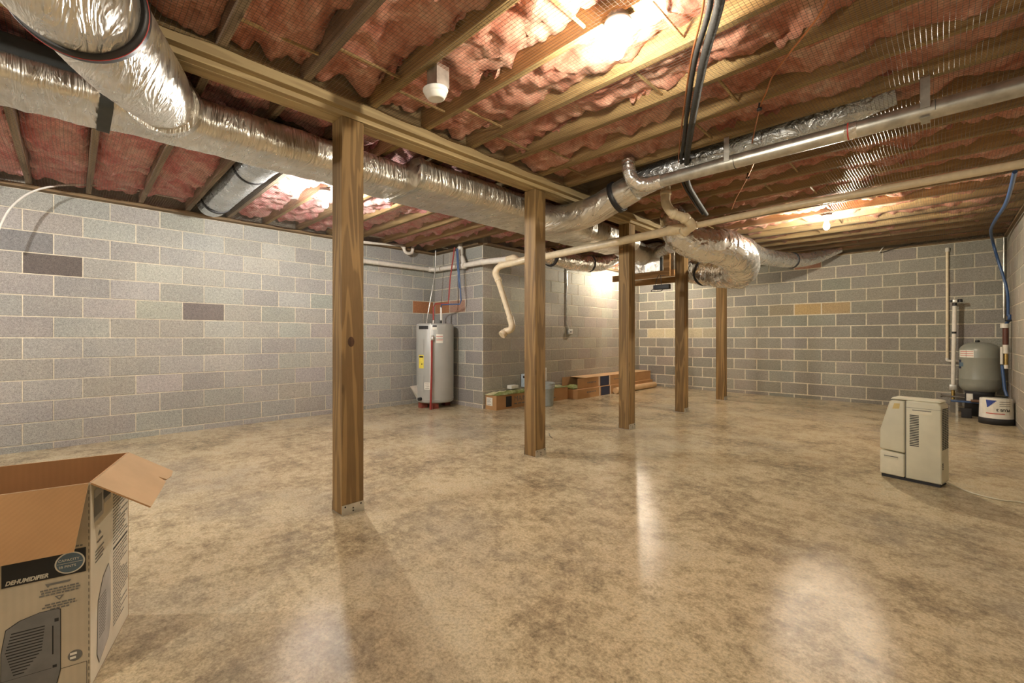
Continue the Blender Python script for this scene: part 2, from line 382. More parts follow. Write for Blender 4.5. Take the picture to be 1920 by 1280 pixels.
# ------------------------------------------------------------------ beam and posts
BX0, BX1, BZ = -2.718, -2.575, 2.425
beam = thing('wooden_beam', 'long built-up wooden beam resting on the row of posts under the joists', 'beam', ((BX0+BX1)/2, 3, BZ))
b = MB()
for i in range(3):
    x0 = BX0+i*.0478; b.box((x0+.0008, YF, BZ+random.uniform(0, .003)), (x0+.047, YB, ZS-.002), 'beam')
b.build('plank_core', beam)
MB().box((BX1+.001, YF, 2.455), (BX1+.050, YB, ZJ-.001), 'beam').build('ledger', beam)
POSTS = [(-2.578, 1.148), (-2.599, 2.936), (-2.598, 4.587), (-2.629, 6.202), (-2.655, 7.898)]
WH = ['nearest the camera, with a big knot', 'second in the row, hiding part of the grey bucket', 'third in the row, with the cream drain pipe passing in front', 'fourth in the row, under the big silver flexible duct', 'last in the row, nearest the back wall']
for i, (x, y) in enumerate(POSTS):
    t = thing('support_post', 'square brown timber post %s' % WH[i], 'post', (x-.0675, y+.07, 0), 'timber posts under the beam')
    mb = MB(); z1 = BZ-.0005
    T = Matrix.Rotation(math.radians(random.uniform(-1, 1)), 4, 'Z')
    mb.box((x-.137, y, .003), (x, y+.14, z1), 'post', bev=.004)
    mb.build('timber', t, loc=(x-.0675, y+.07, 0))
    br = MB(); br.box((x+.0005, y-.001, .0), (x+.004, y+.141, .062), 'steel'); br.box((x-.137, y+.001, 0), (x, y+.139, .003), 'steel')
    br.box((x-.1415, y-.001, .0), (x-.1375, y+.141, .062), 'steel')
    br = br.build('base_bracket', t)
    for (dy, dz) in ((.07, .035), (.07, .018), (.02, .05), (.12, .05)):
        MB().lathe([(.0055, 0), (.0045, .002), (.0001, .002)], 'dark', 8, T=frame((x+.0041, y+dy, dz), (0, 1, 0), (0, 0, 1))).build('bolt', br)
    nl = MB()
    if i == 0:
        T = frame((x+.0002, y+.058, 1.055), (0, 1, 0), (0, 0, 1))
        nl.lathe([(.021, 0), (.017, .0006), (.0001, .0008)], wood('knot_wood', (.10, .045, .018), (.03, .012, .005), 'Z', knots=False), 14, T=T@Matrix.Scale(1.5, 4, (0, 1, 0)))
        nl.build('knot', t)

# ------------------------------------------------------------------ joists and insulation
KS = list(range(-2, 23))
for k in KS:
    y = JY(k); nth = ORD[22-k]
    mb = MB().box((BX1+.001, y-.019, ZJ), (XR-.002, y+.019, ZS-.001), 'joist' if k > 2 else 'joist_grey')
    tag(mb.build('floor_joist', loc=(-1, y, ZJ)), 'floor joist running right from the beam, %s out from the back wall' % nth, 'joist', 'floor joists right of the beam')
    xe = XL+.02 if y < YJ else XM+.02
    mb = MB().box((xe, y-.019, ZJ+.0005), (BX0-.001, y+.019, ZS-.001), 'joist_grey' if k < 4 else 'joist')
    tag(mb.build('floor_joist', loc=(-4.5, y, ZJ)), 'floor joist running left from the beam, %s out from the back wall' % nth, 'joist', 'floor joists left of the beam')

def batt(x0, x1, k, mat, side, gaps=()):
    ya, yb = JY(k)+.021, JY(k+1)-.021; nx = max(4, int((x1-x0)/.022)); ny = 14; V = []; Fc = []
    sd = k*7.3+(0 if side == 'right' else 91)
    def zz(x, v):
        z = 2.615+.062*fbm(x*1.9, v*.8+sd, 0, 3)
        rd = 1-abs(fbm(x*3.1+9, v*1.4+sd, 3, 3)); z += -.085*max(0, rd-.45)
        z += .026*fbm(x*8, v*3.5+sd, 5, 4)
        z += .05*(abs(v-.5)*2)**6 * (.6+fbm(x*4, sd, 8))       # tucked edges
        if x > BX0-.3 and x < BX1+.25: z += .05*max(0, fbm(x*6, v*3+sd, 2))
        for gx, gw in gaps:
            z += .08*math.exp(-((x-gx)/gw)**2)
        return min(max(z, 2.532), 2.74)
    for i in range(nx+1):
        x = x0+(x1-x0)*i/nx
        for j in range(ny+1):
            v = j/ny; V.append((x, ya+(yb-ya)*v, zz(x, v)))
    for i in range(nx):
        for j in range(ny):
            a = i*(ny+1)+j; Fc.append((a, a+1, a+ny+2, a+ny+1))
    mb = MB().add(V, Fc, mat, True)
    # torn facing sheets hanging down the joist that faces the room's near end
    for wall_y, sgn, amp in ((yb, -1, 1), (ya, 1, .6)):
        x = x0+.05; rs = random.Random(sd+sgn)
        while x < x1-.15:
            L = rs.uniform(.12, .6); L = min(L, x1-x-.03); n = max(4, int(L/.018)); V = []; Fc = []
            d = rs.uniform(.3, 1)*amp
            for i in range(n+1):
                t = i/n; xx = x+L*t; env = (math.sin(math.pi*t))**.35
                drop = .145*d*env*(.60+.60*fbm(xx*6, sd, sgn*3)+.35*noise.noise(Vector((xx*34, sd, 1))))
                for j in range(5):
                    s_ = j/4; zc = 2.67-s_*max(.0, drop); off = .004+.05*s_*s_*(.45+.7*fbm(xx*6, s_*2, sd))+.008*noise.noise(Vector((xx*20, s_*3, sd)))
                    V.append((xx, wall_y+sgn*max(.002, off), max(zc, 2.528)))
            for i in range(n):
                for j in range(4):
                    a = i*5+j; Fc.append((a, a+5, a+6, a+1))
            mb.add(V, Fc, mat, True); x += L+rs.uniform(-.03, .2)
    nm = 'insulation_batt'
    o_ = mb.build(nm, loc=((x0+x1)/2, (ya+yb)/2, 2.6))
    tag(o_, 'pink fibreglass batt between joists %s of the beam, %s bay from the back wall' % (side, ORD[22-k]), 'insulation', 'insulation batts %s of the beam' % side)
    return o_
rod_bays = []
for k in KS[:-1]:
    xs = [-2.30, -1.2] if k % 2 else [-2.18, -.9]
    if k == 8: b_ = batt(-.3, XR-.01, k, 'insulation', 'right')
    else: b_ = batt(BX1+.03, XR-.01, k, 'insulation', 'right')
    if k != 8:
        for x in xs: MB().box((x-.006, JY(k)+.022, 2.545), (x+.006, JY(k+1)-.022, 2.557), 'joist').build('support_rod', b_, label='thin wooden stay pushed across the bay')
    xe = XL+.12 if JY(k+1) < YJ else XM+.12
    if k == 2: b_ = batt(-3.25, BX0-.03, k, 'insulation_rose_lifted', 'left')
    else: b_ = batt(xe, BX0-.03, k, 'insulation_rose_lifted', 'left')

# bird netting stapled under the joists
def net(name, x0, x1, y0_, y1_, label, edge=None, yclip=None):
    cell = .0195; r = .0008; V = []; Fc = []
    def zn(x, y):
        ph = ((y-.12)/.402) % 1; s_ = math.sin(math.pi*ph)
        return 2.515-.010*s_*(.6+fbm(x*1.1, y*.9, 4))-.006*s_
    def wob(x, y, q): return .006*fbm(x*1.7, y*1.7, q, 2)
    def strand(pts):
        o_ = len(V); m_ = len(pts)
        for p in pts:
            V.append((p[0]-r, p[1]-r, p[2])); V.append((p[0]+r, p[1]+r*.2, p[2]-r)); V.append((p[0], p[1]+r, p[2]+r))
        for i in range(m_-1):
            a = o_+i*3; Fc.extend(((a, a+1, a+4, a+3), (a+1, a+2, a+5, a+4), (a+2, a, a+3, a+5)))
    xmin = lambda y: x0 if (yclip is None or y < YJ-.1) else yclip
    y = y0_
    while y < y1_:
        a = xmin(y); n = int((x1-a)/.09)+1
        strand([(a+(x1-a)*i/n, y+wob(a+(x1-a)*i/n, y, 1), zn(a+(x1-a)*i/n, y)) for i in range(n+1)]); y += cell
    x = x0
    while x < x1:
        ye = y1_ if (yclip is None or x > yclip) else YJ-.1
        n = int((ye-y0_)/.067)+1
        strand([(x+wob(x, y0_+(ye-y0_)*i/n, 7), y0_+(ye-y0_)*i/n, zn(x, y0_+(ye-y0_)*i/n)) for i in range(n+1)]); x += cell
    me = bpy.data.meshes.new(name); me.from_pydata(V, [], Fc); me.materials.append(M['netting']); me.update()
    o_ = bpy.data.objects.new(name, me); COL.objects.link(o_); return tag(o_, label, 'netting')
M['netting'] = plain('netting_plastic', (.06, .055, .05), .3, var=.1)
net('bird_netting', BX1+.05, XR-.02, 0.1, YB-.05, 'fine dark plastic netting stretched under the joists right of the beam')
net('bird_netting', XL+.08, BX0-.07, -.6, YB-.05, 'fine dark plastic netting stretched under the joists left of the beam', yclip=XM+.08)

# ------------------------------------------------------------------ bulbs
def bulb_fixture(i, x, y, st, colr, label):
    t = thing('bulb_fixture', label, 'light', (x, y, ZJ), 'bare bulb fixtures on the joists')
    MB().lathe([(.052, -.001), (.052, -.028), (.0001, -.028)], 'box_metal', 8, (x, y, ZJ)).build('junction_box', t)
    hold = MB().lathe([(.0605, 0), (.062, -.006), (.056, -.012), (.034, -.016), (.026, -.022), (.024, -.050), (.020, -.052), (.0001, -.052)], 'ceramic', 28, (x, y, ZJ-.0285)); hold = hold.build('lamp_holder', t)
    prof = [(.013, -.052), (.0135, -.062), (.019, -.078), (.0265, -.098), (.030, -.118), (.0295, -.132), (.025, -.147), (.015, -.158), (.0001, -.162)]
    m = plain('lit_bulb_glass_%d' % i, colr, .4, emis=(*colr, BULB_POWER*st)) ; m.node_tree.nodes['Principled BSDF'].inputs['Base Color'].default_value = (*colr, 1)
    MB().lathe(prof, m, 20, (x, y, ZJ-.0285)).build('bulb', hold)
BL = ['lit bare bulb on a white holder, nearest the camera right of the beam', 'lit bare bulb behind the first post, left of the beam', 'lit bare bulb near the back wall, right of the beam',
      'lit bare bulb left of the beam, hidden behind the third post', 'unseen fill bulb added behind the camera, right side', 'unseen fill bulb added behind the camera, left side']
for i, (x, y, st, c) in enumerate(BULBS): bulb_fixture(i, x, y, st, c, BL[i])

# smoke detector
x, y = -1.935, 1.375
t = thing('smoke_detector', 'round white smoke detector hanging beside a joist near the first post', 'smoke detector', (x, y, 2.47))
MB().box((x-.035, y-.03, 2.417), (x+.055, y+.05, 2.53), 'galv').build('mounting_box', t)
T = Matrix.Translation((x, y, 2.416)) @ Matrix.Rotation(math.radians(6), 4, 'X')
MB().lathe([(.066, 0), (.068, -.01), (.062, -.022), (.060, -.024)], 'white', 32, T=T).build('base_ring', t)
d = MB().lathe([(.059, -.0225), (.058, -.03), (.046, -.05), (.040, -.054), (.030, -.052), (.0001, -.053)], 'white', 32, T=T).build('cover', t)
MB().lathe([(.0605, -.0205), (.0605, -.0225)], 'dark', 32, T=T).build('seam', d)

# ------------------------------------------------------------------ ducts
def duct_box(name, x0, x1, z0, z1, ya, yb, mat, parent, rad=.09, step=.02, seed=0, wr=.006, label=None, capend=True):
    """foil-wrapped rectangular duct along Y with soft corners and wrinkles"""
    sec = []
    for cx, cz, a0 in ((x1-rad, z1-rad, 0), (x0+rad, z1-rad, 90), (x0+rad, z0+rad, 180), (x1-rad, z0+rad, 270)):
        for q in range(7):
            a = math.radians(a0+q*15); sec.append((cx+rad*math.cos(a), cz+rad*math.sin(a), math.cos(a), math.sin(a)))
    full = []
    for i in range(len(sec)):
        p, q = sec[i], sec[(i+1) % len(sec)]; full.append(p)
        L = math.hypot(q[0]-p[0], q[1]-p[1]); n = int(L/.04)
        for k in range(1, n):
            t = k/n; full.append(tuple(p[c]*(1-t)+q[c]*t for c in range(4)))
    n = len(full); m = int((yb-ya)/step); V = []; Fc = []
    for i in range(m+1):
        y = ya+(yb-ya)*i/m
        for j, (px, pz, nx, nz) in enumerate(full):
            s_ = wr*(noise.noise(Vector((y*14+seed, px*4, pz*4)))+.7*noise.noise(Vector((y*3, px*9+seed, pz*9)))+.5*abs(noise.noise(Vector((y*45, px*3, pz*3+seed)))))
            sag = .012*noise.noise(Vector((y*.9+seed, 0, 0)))
            V.append((px+nx*s_, y, pz+nz*s_+sag*(1 if pz < (z0+z1)/2 else .2)))
    for i in range(m):
        for j in range(n):
            k = (j+1) % n; Fc.append((i*n+j, i*n+k, (i+1)*n+k, (i+1)*n+j))
    mb = MB().add(V, Fc, mat, True)
    if capend: mb.add(V[:n], [tuple(range(n))], mat); mb.add(V[-n:], [tuple(range(n))[::-1]], mat)
    return mb.build(name, parent, label=label)
def flex(pts, r, mat='foil_flex', seed=0, n=36, step=.012, amp=.05, caps=True, ripple=.0):
    P = smooth_path(pts, step); L = len(P)
    if isinstance(r, (list, tuple)):
        R = []; 
        for i in range(L):
            f = i/(L-1)*(len(r)-1); a = int(min(f, len(r)-2)); R.append(r[a]*(1-(f-a))+r[a+1]*(f-a))
    else: R = [r]*L
    def rf(i, j, a):
        x, y = math.cos(a), math.sin(a); t = i*step
        tw = t+.02*x
        r1 = 1-2*abs(noise.noise(Vector((tw*15+seed, x*.9, y*.9)))); r2 = 1-2*abs(noise.noise(Vector((tw*38, x*2.2+seed, y*2.2))))
        w_ = noise.noise(Vector((t*6+seed, x*1.6, y*1.6)))
        return 1+amp*(w_*.6-r1*.45-r2*.30+.3)+ripple*math.sin(t/.03*2*math.pi)
    return MB().tube(P, R, mat, n, caps, rf)
def ring(c, axis, r, wdt, mat, n=36):
    a = Vector(axis).normalized(); c = Vector(c)
    return MB().tube([c-a*wdt/2, c-a*wdt*.45, c+a*wdt*.45, c+a*wdt/2], [r*.97, r, r, r*.97], mat, n)

trunk = thing('main_duct', 'large foil-wrapped trunk duct running beside the beam behind the first posts', 'duct', (-3.25, 2, 2.28))
duct_box('near_section', -3.50, -3.055, 2.285, 2.498, .12, 2.0, 'foil', trunk, rad=.075, seed=3, wr=.007, label='narrower foil-wrapped length nearest the camera')
duct_box('end_section', -3.50, -3.05, 2.285, 2.405, YF+.1, .13, 'foil', trunk, rad=.045, seed=5, wr=.010, label='crumpled foil under the bare dark duct board')
duct_box('far_section', -3.47, -2.865, 2.262, 2.498, 1.90, 5.35, 'foil', trunk, rad=.085, seed=9, wr=.006, label='wider foil-wrapped length beyond the step')
for yy, w_ in ((.10, .05),):
    duct_box('hanging_strap', -3.51, -3.045, 2.272, 2.503, yy, yy+.055, 'strapgrey', trunk, rad=.07, step=.01, seed=1, wr=.0)
duct_box('hanging_strap', -3.475, -2.855, 2.252, 2.503, 1.915, 1.94, 'galv', trunk, rad=.08, step=.01, seed=1, wr=.0)
duct_box('duct_board', -3.47, -3.085, 2.38, 2.500, YF+.12, .11, 'strapgrey', trunk, rad=.012, seed=1, wr=.001)

b = thing('branch_duct', 'fat silver flexible duct with a black band joining the main duct at upper left', 'duct', (-2.2, .1, 2.1))
pth = [(-3.12, .37, 2.40), (-2.75, .265, 2.315), (-2.35, .15, 2.215), (-2.0, .03, 2.17), (-1.65, -.12, 2.13), (-1.2, -.35, 2.16), (-.7, -.7, 2.3), (-.4, -1.0, 2.5)]
flex(pth, [.15, .168, .172, .168, .165, .165, .165, .165], 'foil', seed=4, n=48, amp=.028).build('foil_sleeve', b)
P = smooth_path(pth, .02); c = min(P, key=lambda p: abs(p.x+1.97)); i_ = P.index(c)
ring(c, P[i_+2]-P[i_-2], .181, .055, 'black', 48).build('black_band', b)
ring(c, P[i_+2]-P[i_-2], .1825, .004, 'redink', 48).build('red_band_line', b)
mb = flex([(-3.10, .365, 2.395), (-3.00, .335, 2.37)], [.185, .172], 'foil', seed=14, n=40, amp=.12); mb.build('crumpled_collar', b)

b = thing('branch_duct', 'silver duct with a black band crossing under the beam beyond the second post', 'duct', (-2.4, 3.5, 2.3))
pth = [(-3.0, 3.42, 2.32), (-2.75, 3.47, 2.275), (-2.45, 3.51, 2.285), (-2.15, 3.535, 2.37), (-1.95, 3.54, 2.43)]
flex(pth, [.15, .142, .135, .13, .125], 'foil', seed=21, n=40, amp=.03).build('foil_sleeve', b)
P = smooth_path(pth, .02); c = min(P, key=lambda p: abs(p.x+2.13)); i_ = P.index(c)
ring(c, P[i_+2]-P[i_-2], .145, .045, 'black', 40).build('black_band', b)
flex([(-1.97, 3.54, 2.43), (-1.6, 3.54, 2.49), (-1.0, 3.54, 2.53), (-.62, 3.54, 2.545), (-.2, 3.54, 2.60)], [.115, .11, .11, .11, .09], 'foil_blue', seed=31, n=32, amp=.04).build('joist_bay_sleeve', b)

b = thing('bay_duct', 'grey-silver flexible duct tucked between two joists left of the beam', 'duct', (-4.7, 1.12, 2.5))
flex([(-3.45, 1.12, 2.50), (-4.0, 1.12, 2.575), (-4.8, 1.125, 2.60), (-5.5, 1.125, 2.60), (-5.95, 1.125, 2.61)], .145, 'foil_blue', seed=8, n=36, amp=.03, ripple=.012).build('foil_sleeve', b)
for x in (-4.35, -5.65): ring((x, 1.122, 2.592), (1, 0, 0), .151, .035, 'black').build('black_band', b)

b = thing('metal_pipe', 'bare round galvanised steel duct pipe hanging under the joists at right', 'pipe', (-.6, 3.35, 2.3))
PY = 3.35
MB().tube([(-1.62, PY, 2.348), (-1.1, PY, 2.348), (-.4, PY, 2.345), (.2, PY, 2.342), (XR-.005, PY, 2.34)], .0495, 'galv', 28).build('pipe_run', b)
for x in (-1.05, -.02): MB().tube([(x-.0015, PY, 2.3455), (x+.0015, PY, 2.3455)], .0506, 'strapgrey', 28).build('joint_seam', b)
MB().tube([(-.42, PY, 2.3455), (-.36, PY, 2.3455)], .0512, 'foil_flex', 28).build('foil_tape', b, label='shiny tape with red print')
MB().tube([(-.405, PY, 2.3455), (-.398, PY, 2.3455)], .0516, 'redink', 28).build('red_print', b)
flex([(-1.60, PY, 2.348), (-1.72, PY, 2.35), (-1.80, PY-.03, 2.37), (-1.84, PY-.08, 2.43), (-1.85, PY-.10, 2.56)], [.055, .06, .06, .056, .054], 'foil_flex', seed=3, n=28, amp=.06).build('foil_elbow', b)
for x in (-.06,):
    mb = MB(); mb.box((x-.02, PY-.055, 2.345), (x+.02, PY-.052, ZJ), 'galv'); mb.box((x-.02, PY-.054, 2.292), (x+.02, PY+.05, 2.295), 'galv'); mb.build('hanging_strap', b)
mb = MB(); mb.box((-1.11, PY-.054, 2.345), (-1.075, PY-.051, ZJ), 'galv'); mb.build('hanging_strap', b)

# plenum in its wooden cradle, the large flexible ducts
b = thing('plenum_box', 'foil-wrapped plenum box resting on a wooden cradle behind the third post', 'duct', (-3.2, 6.3, 2.04))
duct_box('foil_box', -3.55, -2.86, 2.035, 2.46, 5.95, 7.2, 'foil', b, rad=.05, seed=5, wr=.008)
flex([(-3.15, 5.36, 2.36), (-3.15, 5.7, 2.34), (-3.15, 6.0, 2.30)], .155, 'foil', seed=6, n=32, amp=.06).build('connecting_sleeve', b)
flex([(-2.95, 6.05, 2.31), (-2.80, 5.83, 2.30), (-2.55, 5.6, 2.29)], .085, 'foil_flex', seed=16, n=24, amp=.05).build('side_collar', b)
MB().box((-2.868, 5.93, 2.04), (-2.835, 5.955, 2.40), 'strapgrey').build('edge_strip', b)
b = thing('wooden_cradle', 'orange-brown lumber frame hanging between the third and fourth posts', 'frame', (-3.1, 6.2, 1.95))
MB().box((-3.62, 5.885, 1.945), (-2.64, 5.922, 2.033), 'stud').build('front_board', b)
MB().box((-2.775, 5.846, 1.945), (-2.685, 5.884, BZ-.0), 'stud').build('hanger', b)
MB().box((-3.72, 6.50, 1.93), (-2.58, 6.54, 2.018), 'stud').build('rear_board', b)
MB().box((-2.67, 6.55, 1.97), (-2.58, 6.59, BZ), 'stud').build('hanger', b)

b = thing('flexible_duct', 'huge shiny silver flexible duct curling in an S in front of the fourth post', 'duct', (-1.9, 5.3, 2.1))
PX = lambda x, y, D: at(x, y, D=D)
pth = [PX(1262, 388, 4.95), PX(1262, 415, 4.9), PX(1277, 444, 4.85), PX(1314, 459, 4.85), PX(1352, 463, 4.95), PX(1383, 482, 5.15), PX(1387, 508, 5.55), PX(1358, 513, 6.0), PX(1326, 511, 6.3), PX(1300, 509, 6.6)]
pth[0].z = min(pth[0].z, 2.50)
flex(pth, [.13, .165, .19, .205, .21, .21, .205, .195, .185, .18], 'foil_flex', seed=2, n=64, step=.008, amp=.075).build('foil_sleeve', b)
P = smooth_path(pth, .02)
c = P[-14]; ring(c, P[-12]-P[-16], .196, .04, 'black', 40).build('black_band', b)
b = thing('flexible_duct', 'slimmer silver flexible duct sagging toward the back wall left of the far bulb', 'duct', (-1.9, 7.6, 2.3))
pth = [PX(1395, 462, 6.1), PX(1418, 477, 6.4), PX(1450, 484, 6.75), PX(1485, 488, 6.95), PX(1515, 486, 7.05), PX(1545, 478, 7.1), PX(1575, 468, 7.1)]
flex(pth, [.135, .13, .125, .12, .115, .10, .05], 'foil_flex', seed=12, n=32, amp=.05).build('foil_sleeve', b)
P = smooth_path(pth, .02)
for f in (.22, .62):
    i_ = int(len(P)*f); ring(P[i_], P[i_+2]-P[i_-2], .127, .02, 'black').build('black_tie', b)
b = thing('flexible_duct', 'short shiny flexible duct hugging the middle wall, right of the second post', 'duct', (-4.5, 6.0, 2.35))
pth = [PX(1000, 470, 6.6), PX(1035, 483, 6.95), PX(1066, 490, 7.2), PX(1100, 494, 7.5), PX(1128, 494, 7.75), PX(1150, 484, 7.9)]
flex(pth, [.12, .125, .135, .145, .135, .12], 'foil_flex', seed=22, n=32, amp=.06).build('foil_sleeve', b)
P = smooth_path(pth, .02)
for f in (.22, .68):
    i_ = int(len(P)*f); ring(P[i_], P[i_+2]-P[i_-2], .147, .03, 'black').build('black_tie', b)
# black transformer box dangling on a wire
b = thing('transformer_box', 'small black box dangling on a looped wire under the wooden cradle', 'electrical box', at(1241, 538, D=6.0))
p = at(1241, 538, D=6.0)
MB().box(tuple(p-Vector((.115, .03, .033))), tuple(p+Vector((.115, .03, .033))), 'black', bev=.006).build('case', b)
MB().tube(smooth_path([p+Vector((-.10, 0, .0)), p+Vector((-.16, 0, -.05)), p+Vector((-.02, 0, -.055)), p+Vector((.03, -.03, -.03))], .02), .005, 'black', 8).build('wire', b)
MB().tube(smooth_path([p+Vector((-.10, 0, .02)), p+Vector((-.05, -.02, .15)), p+Vector((-.01, -.02, .16)), p+Vector((.0, -.02, .03))], .02), .004, 'black', 8).build('wire', b)
MB().tube([p+Vector((-.01, -.02, .155)), (p.x, 5.8825, 1.96), (p.x, 5.885, 2.0)], .004, 'black', 8).build('wire', b)

# ------------------------------------------------------------------ lines under the joists
pts = [(-.50, 1.45, 2.44), (-.66, 1.83, 2.44), (-.84, 2.15, 2.44), (-1.04, 2.54, 2.44), (-1.28, 3.03, 2.455), (-1.46, 3.42, 2.47), (-1.63, 3.85, 2.46), (-1.75, 4.35, 2.45), (-1.88, 4.95, 2.45)]
b = thing('insulated_line', 'black foam-wrapped refrigerant line snaking along under the joists', 'pipe', (-1.0, 2.5, 2.44))
flex([(q[0]+.03, q[1], q[2]) for q in pts], .021, 'blackfoam', seed=3, n=12, amp=.10, step=.02).build('foam_sleeve', b)
flex([(q[0]-.012, q[1]+.01*math.sin(i*2), q[2]+.012) for i, q in enumerate(pts)], .013, 'blackfoam', seed=13, n=10, amp=.10, step=.02).build('foam_sleeve', b)
MB().tube(smooth_path([(q[0]-.035, q[1], q[2]+.02) for q in pts], .03), .005, 'copper', 8).build('bare_tube', b)
b = thing('copper_line', 'thin orange copper tube hanging under the joists right of the black line', 'pipe', (-.7, 2.8, 2.47))
pts = [(-.30, 1.9, 2.49), at(1550, 2, Z=2.48), at(1480, 100, Z=2.47), at(1450, 140, Z=2.48)]
MB().tube(smooth_path(pts+[at(1437, 172, Z=2.49), at(1424, 205, Z=2.47), at(1410, 268, Z=2.48)], .03), .0045, 'copper', 8).build('tube', b)
MB().tube(smooth_path([at(1416, 300, Z=2.47), at(1400, 335, Z=2.46), at(1380, 372, Z=2.48), at(1372, 392, Z=2.48)], .03), .0045, 'copper', 8).build('tube', b)
for q in ((1424, 205, 2.46), (1402, 333, 2.46)):
    p = at(q[0], q[1], Z=q[2]); MB().lathe([(.010, -.006), (.015, -.005), (.015, .004), (.008, .012), (.005, .04)], 'black', 12, tuple(p)).build('grommet', b)
p = at(1540, 10, Z=2.47)

# cream drain pipe
CR = 'cream'
b = thing('drain_pipe', 'long cream PVC drain pipe crossing the room under the ducts', 'pipe', (-1.9, 4.3, 2.2))
zp = lambda x: 2.196 if x > -1 else 2.126+(x+3.57)/(3.57-1)*.07
xs = [-4.15, -3.57, -2.7, -1.92]
MB().tube([(x, 4.28, zp(x)-.001) for x in xs], .044, CR, 20).build('pipe_run', b, label='wide length left of the joint')
xs = [-1.72, -1.0, -.2, .35, XR-.003]
MB().tube([(x, 4.28, zp(x)-.001) for x in xs], .0285, CR, 18).build('pipe_run', b, label='narrower length right of the joint')
MB().tube([(-1.98, 4.28, zp(-1.98)), (-1.86, 4.28, zp(-1.86)), (-1.74, 4.28, zp(-1.74)), (-1.69, 4.28, zp(-1.69))], [.052, .052, .044, .036], CR, 20).build('reducer', b)
pw = [at(1284, 433, Y=4.25), at(1297, 423, Y=4.17), at(1284, 409, Y=4.08), at(1262, 400, Y=3.99), at(1249, 382, Y=3.95), at(1248, 362, Y=3.95), at(1248, 335, Y=3.95)]
pw[-1].x = pw[-2].x; pw.append(Vector((pw[-1].x, 3.95, 2.66)))
MB().tube(smooth_path(pw, .02), .043, CR, 20).build('wye_branch', b, label='bent branch rising to the floor above')
for c, ax in ((pw[5], (0, 0, 1)), (pw[3], pw[3]-pw[2]), (pw[2], pw[2]-pw[1]), (pw[0], pw[1]-pw[0])):
    ring(c, ax, .0515, .035, CR, 20).build('coupling', b)
# fittings at the left end by the water heater
MB().tube(smooth_path([(-4.15, 4.28, 2.126), (-4.35, 4.28, 2.15), (-4.5, 4.28, 2.185)], .03), .046, CR, 18).build('coupling', b)
b = thing('vent_fitting', 'cream elbow and sloping drop pipe ending open beside the corner', 'pipe', (-4.6, 4.2, 2.1))
q = [at(1000, 482, Y=4.22), at(966, 492, Y=4.15), at(938, 499, Y=4.12), at(929, 511, Y=4.1), at(934, 525, Y=4.08)]
MB().tube(smooth_path(q, .02), .043, CR, 18).build('elbow', b)
q2 = [at(934, 525, Y=4.08), at(958, 600, Y=4.02)]
MB().tube(q2, .038, CR, 18).build('drop_pipe', b)
q3 = [at(957, 597, Y=4.02), at(960, 610, Y=4.0), at(957, 618, Y=3.97), at(948, 621, Y=3.94), at(943, 626, Y=3.90)]
MB().tube(smooth_path(q3, .02), [.044]*len(smooth_path(q3, .02)), CR, 18).build('trap_elbow', b)
ring(q3[-1], q3[-1]-q3[-2], .052, .05, CR, 16).build('end_cap', b)
for p_, ax in ((q[-1], q2[1]-q2[0]), (q3[0], q2[1]-q2[0]), (q[0], q[0]-q[1])): ring(p_, ax, .047, .045, CR, 18).build('coupling', b)

WP = 'white_pvc'
b = thing('waste_pipe', 'cream-white waste pipe running around the corner above the water heater', 'pipe', (-5.6, 4.2, 2.1))
xw = XL+.09
pa, pb = at(672, 488, X=xw), at(806, 505, X=xw)
MB().tube([pa, pb], .033, WP, 18).build('pipe_run', b, label='length along the left wall')
yw = YJ-.10; pc, pd = at(826, 504, Y=yw), at(868, 498, Y=yw); pe = at(905, 491, Y=yw); pf = at(955, 486, Y=yw-.02)
MB().tube(smooth_path([pb, pb+(pc-pb)*.5+Vector((-.03, .03, 0)), pc], .02), .038, WP, 18).build('corner_elbow', b)
MB().tube([pc, pd, pe, pf], [.036, .036, .042, .044], WP, 18).build('pipe_run', b, label='length along the short wall')
MB().tube(smooth_path([pf-Vector((.03, 0, 0)), pf+Vector((.10, -.01, .005)), pf+Vector((.17, -.02, -.04)), pf+Vector((.25, -.04, -.06))], .02), .047, CR, 18).build('elbow', b)
for p_ in (pa+(pb-pa)*.05, pb, pc): ring(p_, pb-pa if p_ is not pc else pd-pc, .041, .05, WP, 18).build('coupling', b)
ring(pd, pe-pd, .052, .11, WP, 18).build('coupling', b); ring(pe, pf-pe, .048, .03, WP, 18).build('coupling', b)
v0 = pd; q = [v0+Vector((.03, 0, .02)), v0+Vector((-.02, 0, .12)), v0+Vector((-.055, 0, .17)), v0+Vector((-.06, 0, .25)), v0+Vector((-.06, 0, .40))]
q[-1].z = 2.60
MB().tube(smooth_path(q, .02), .040, WP, 18).build('vertical_branch', b)
ring(q[3]+Vector((0, 0, -.02)), (0, 0, 1), .047, .14, WP, 18).build('coupling', b)
# P trap on the upper thin pipe
b = thing('trap_pipe', 'thin white pipe with a U-shaped trap high on the left wall', 'pipe', (-6, 3.5, 2.35))
xt = XL+.14; pa, pb = at(670, 453, X=xt), at(752, 460, X=xt)
MB().tube([pa, pb], .021, WP, 14).build('pipe_run', b)
q = [pb, at(757, 464, X=xt), at(759, 471, X=xt), at(765, 475, X=xt), at(772, 473, X=xt), at(774, 465, X=xt), at(774, 455, X=xt), at(774, 438, X=xt)]
MB().tube(smooth_path(q, .015), .0245, WP, 16).build('trap_bend', b)
ring(q[1], Vector((0, 1, 0)), .03, .03, WP, 14).build('coupling', b); ring(q[6], (0, 0, 1), .03, .04, WP, 14).build('coupling', b)

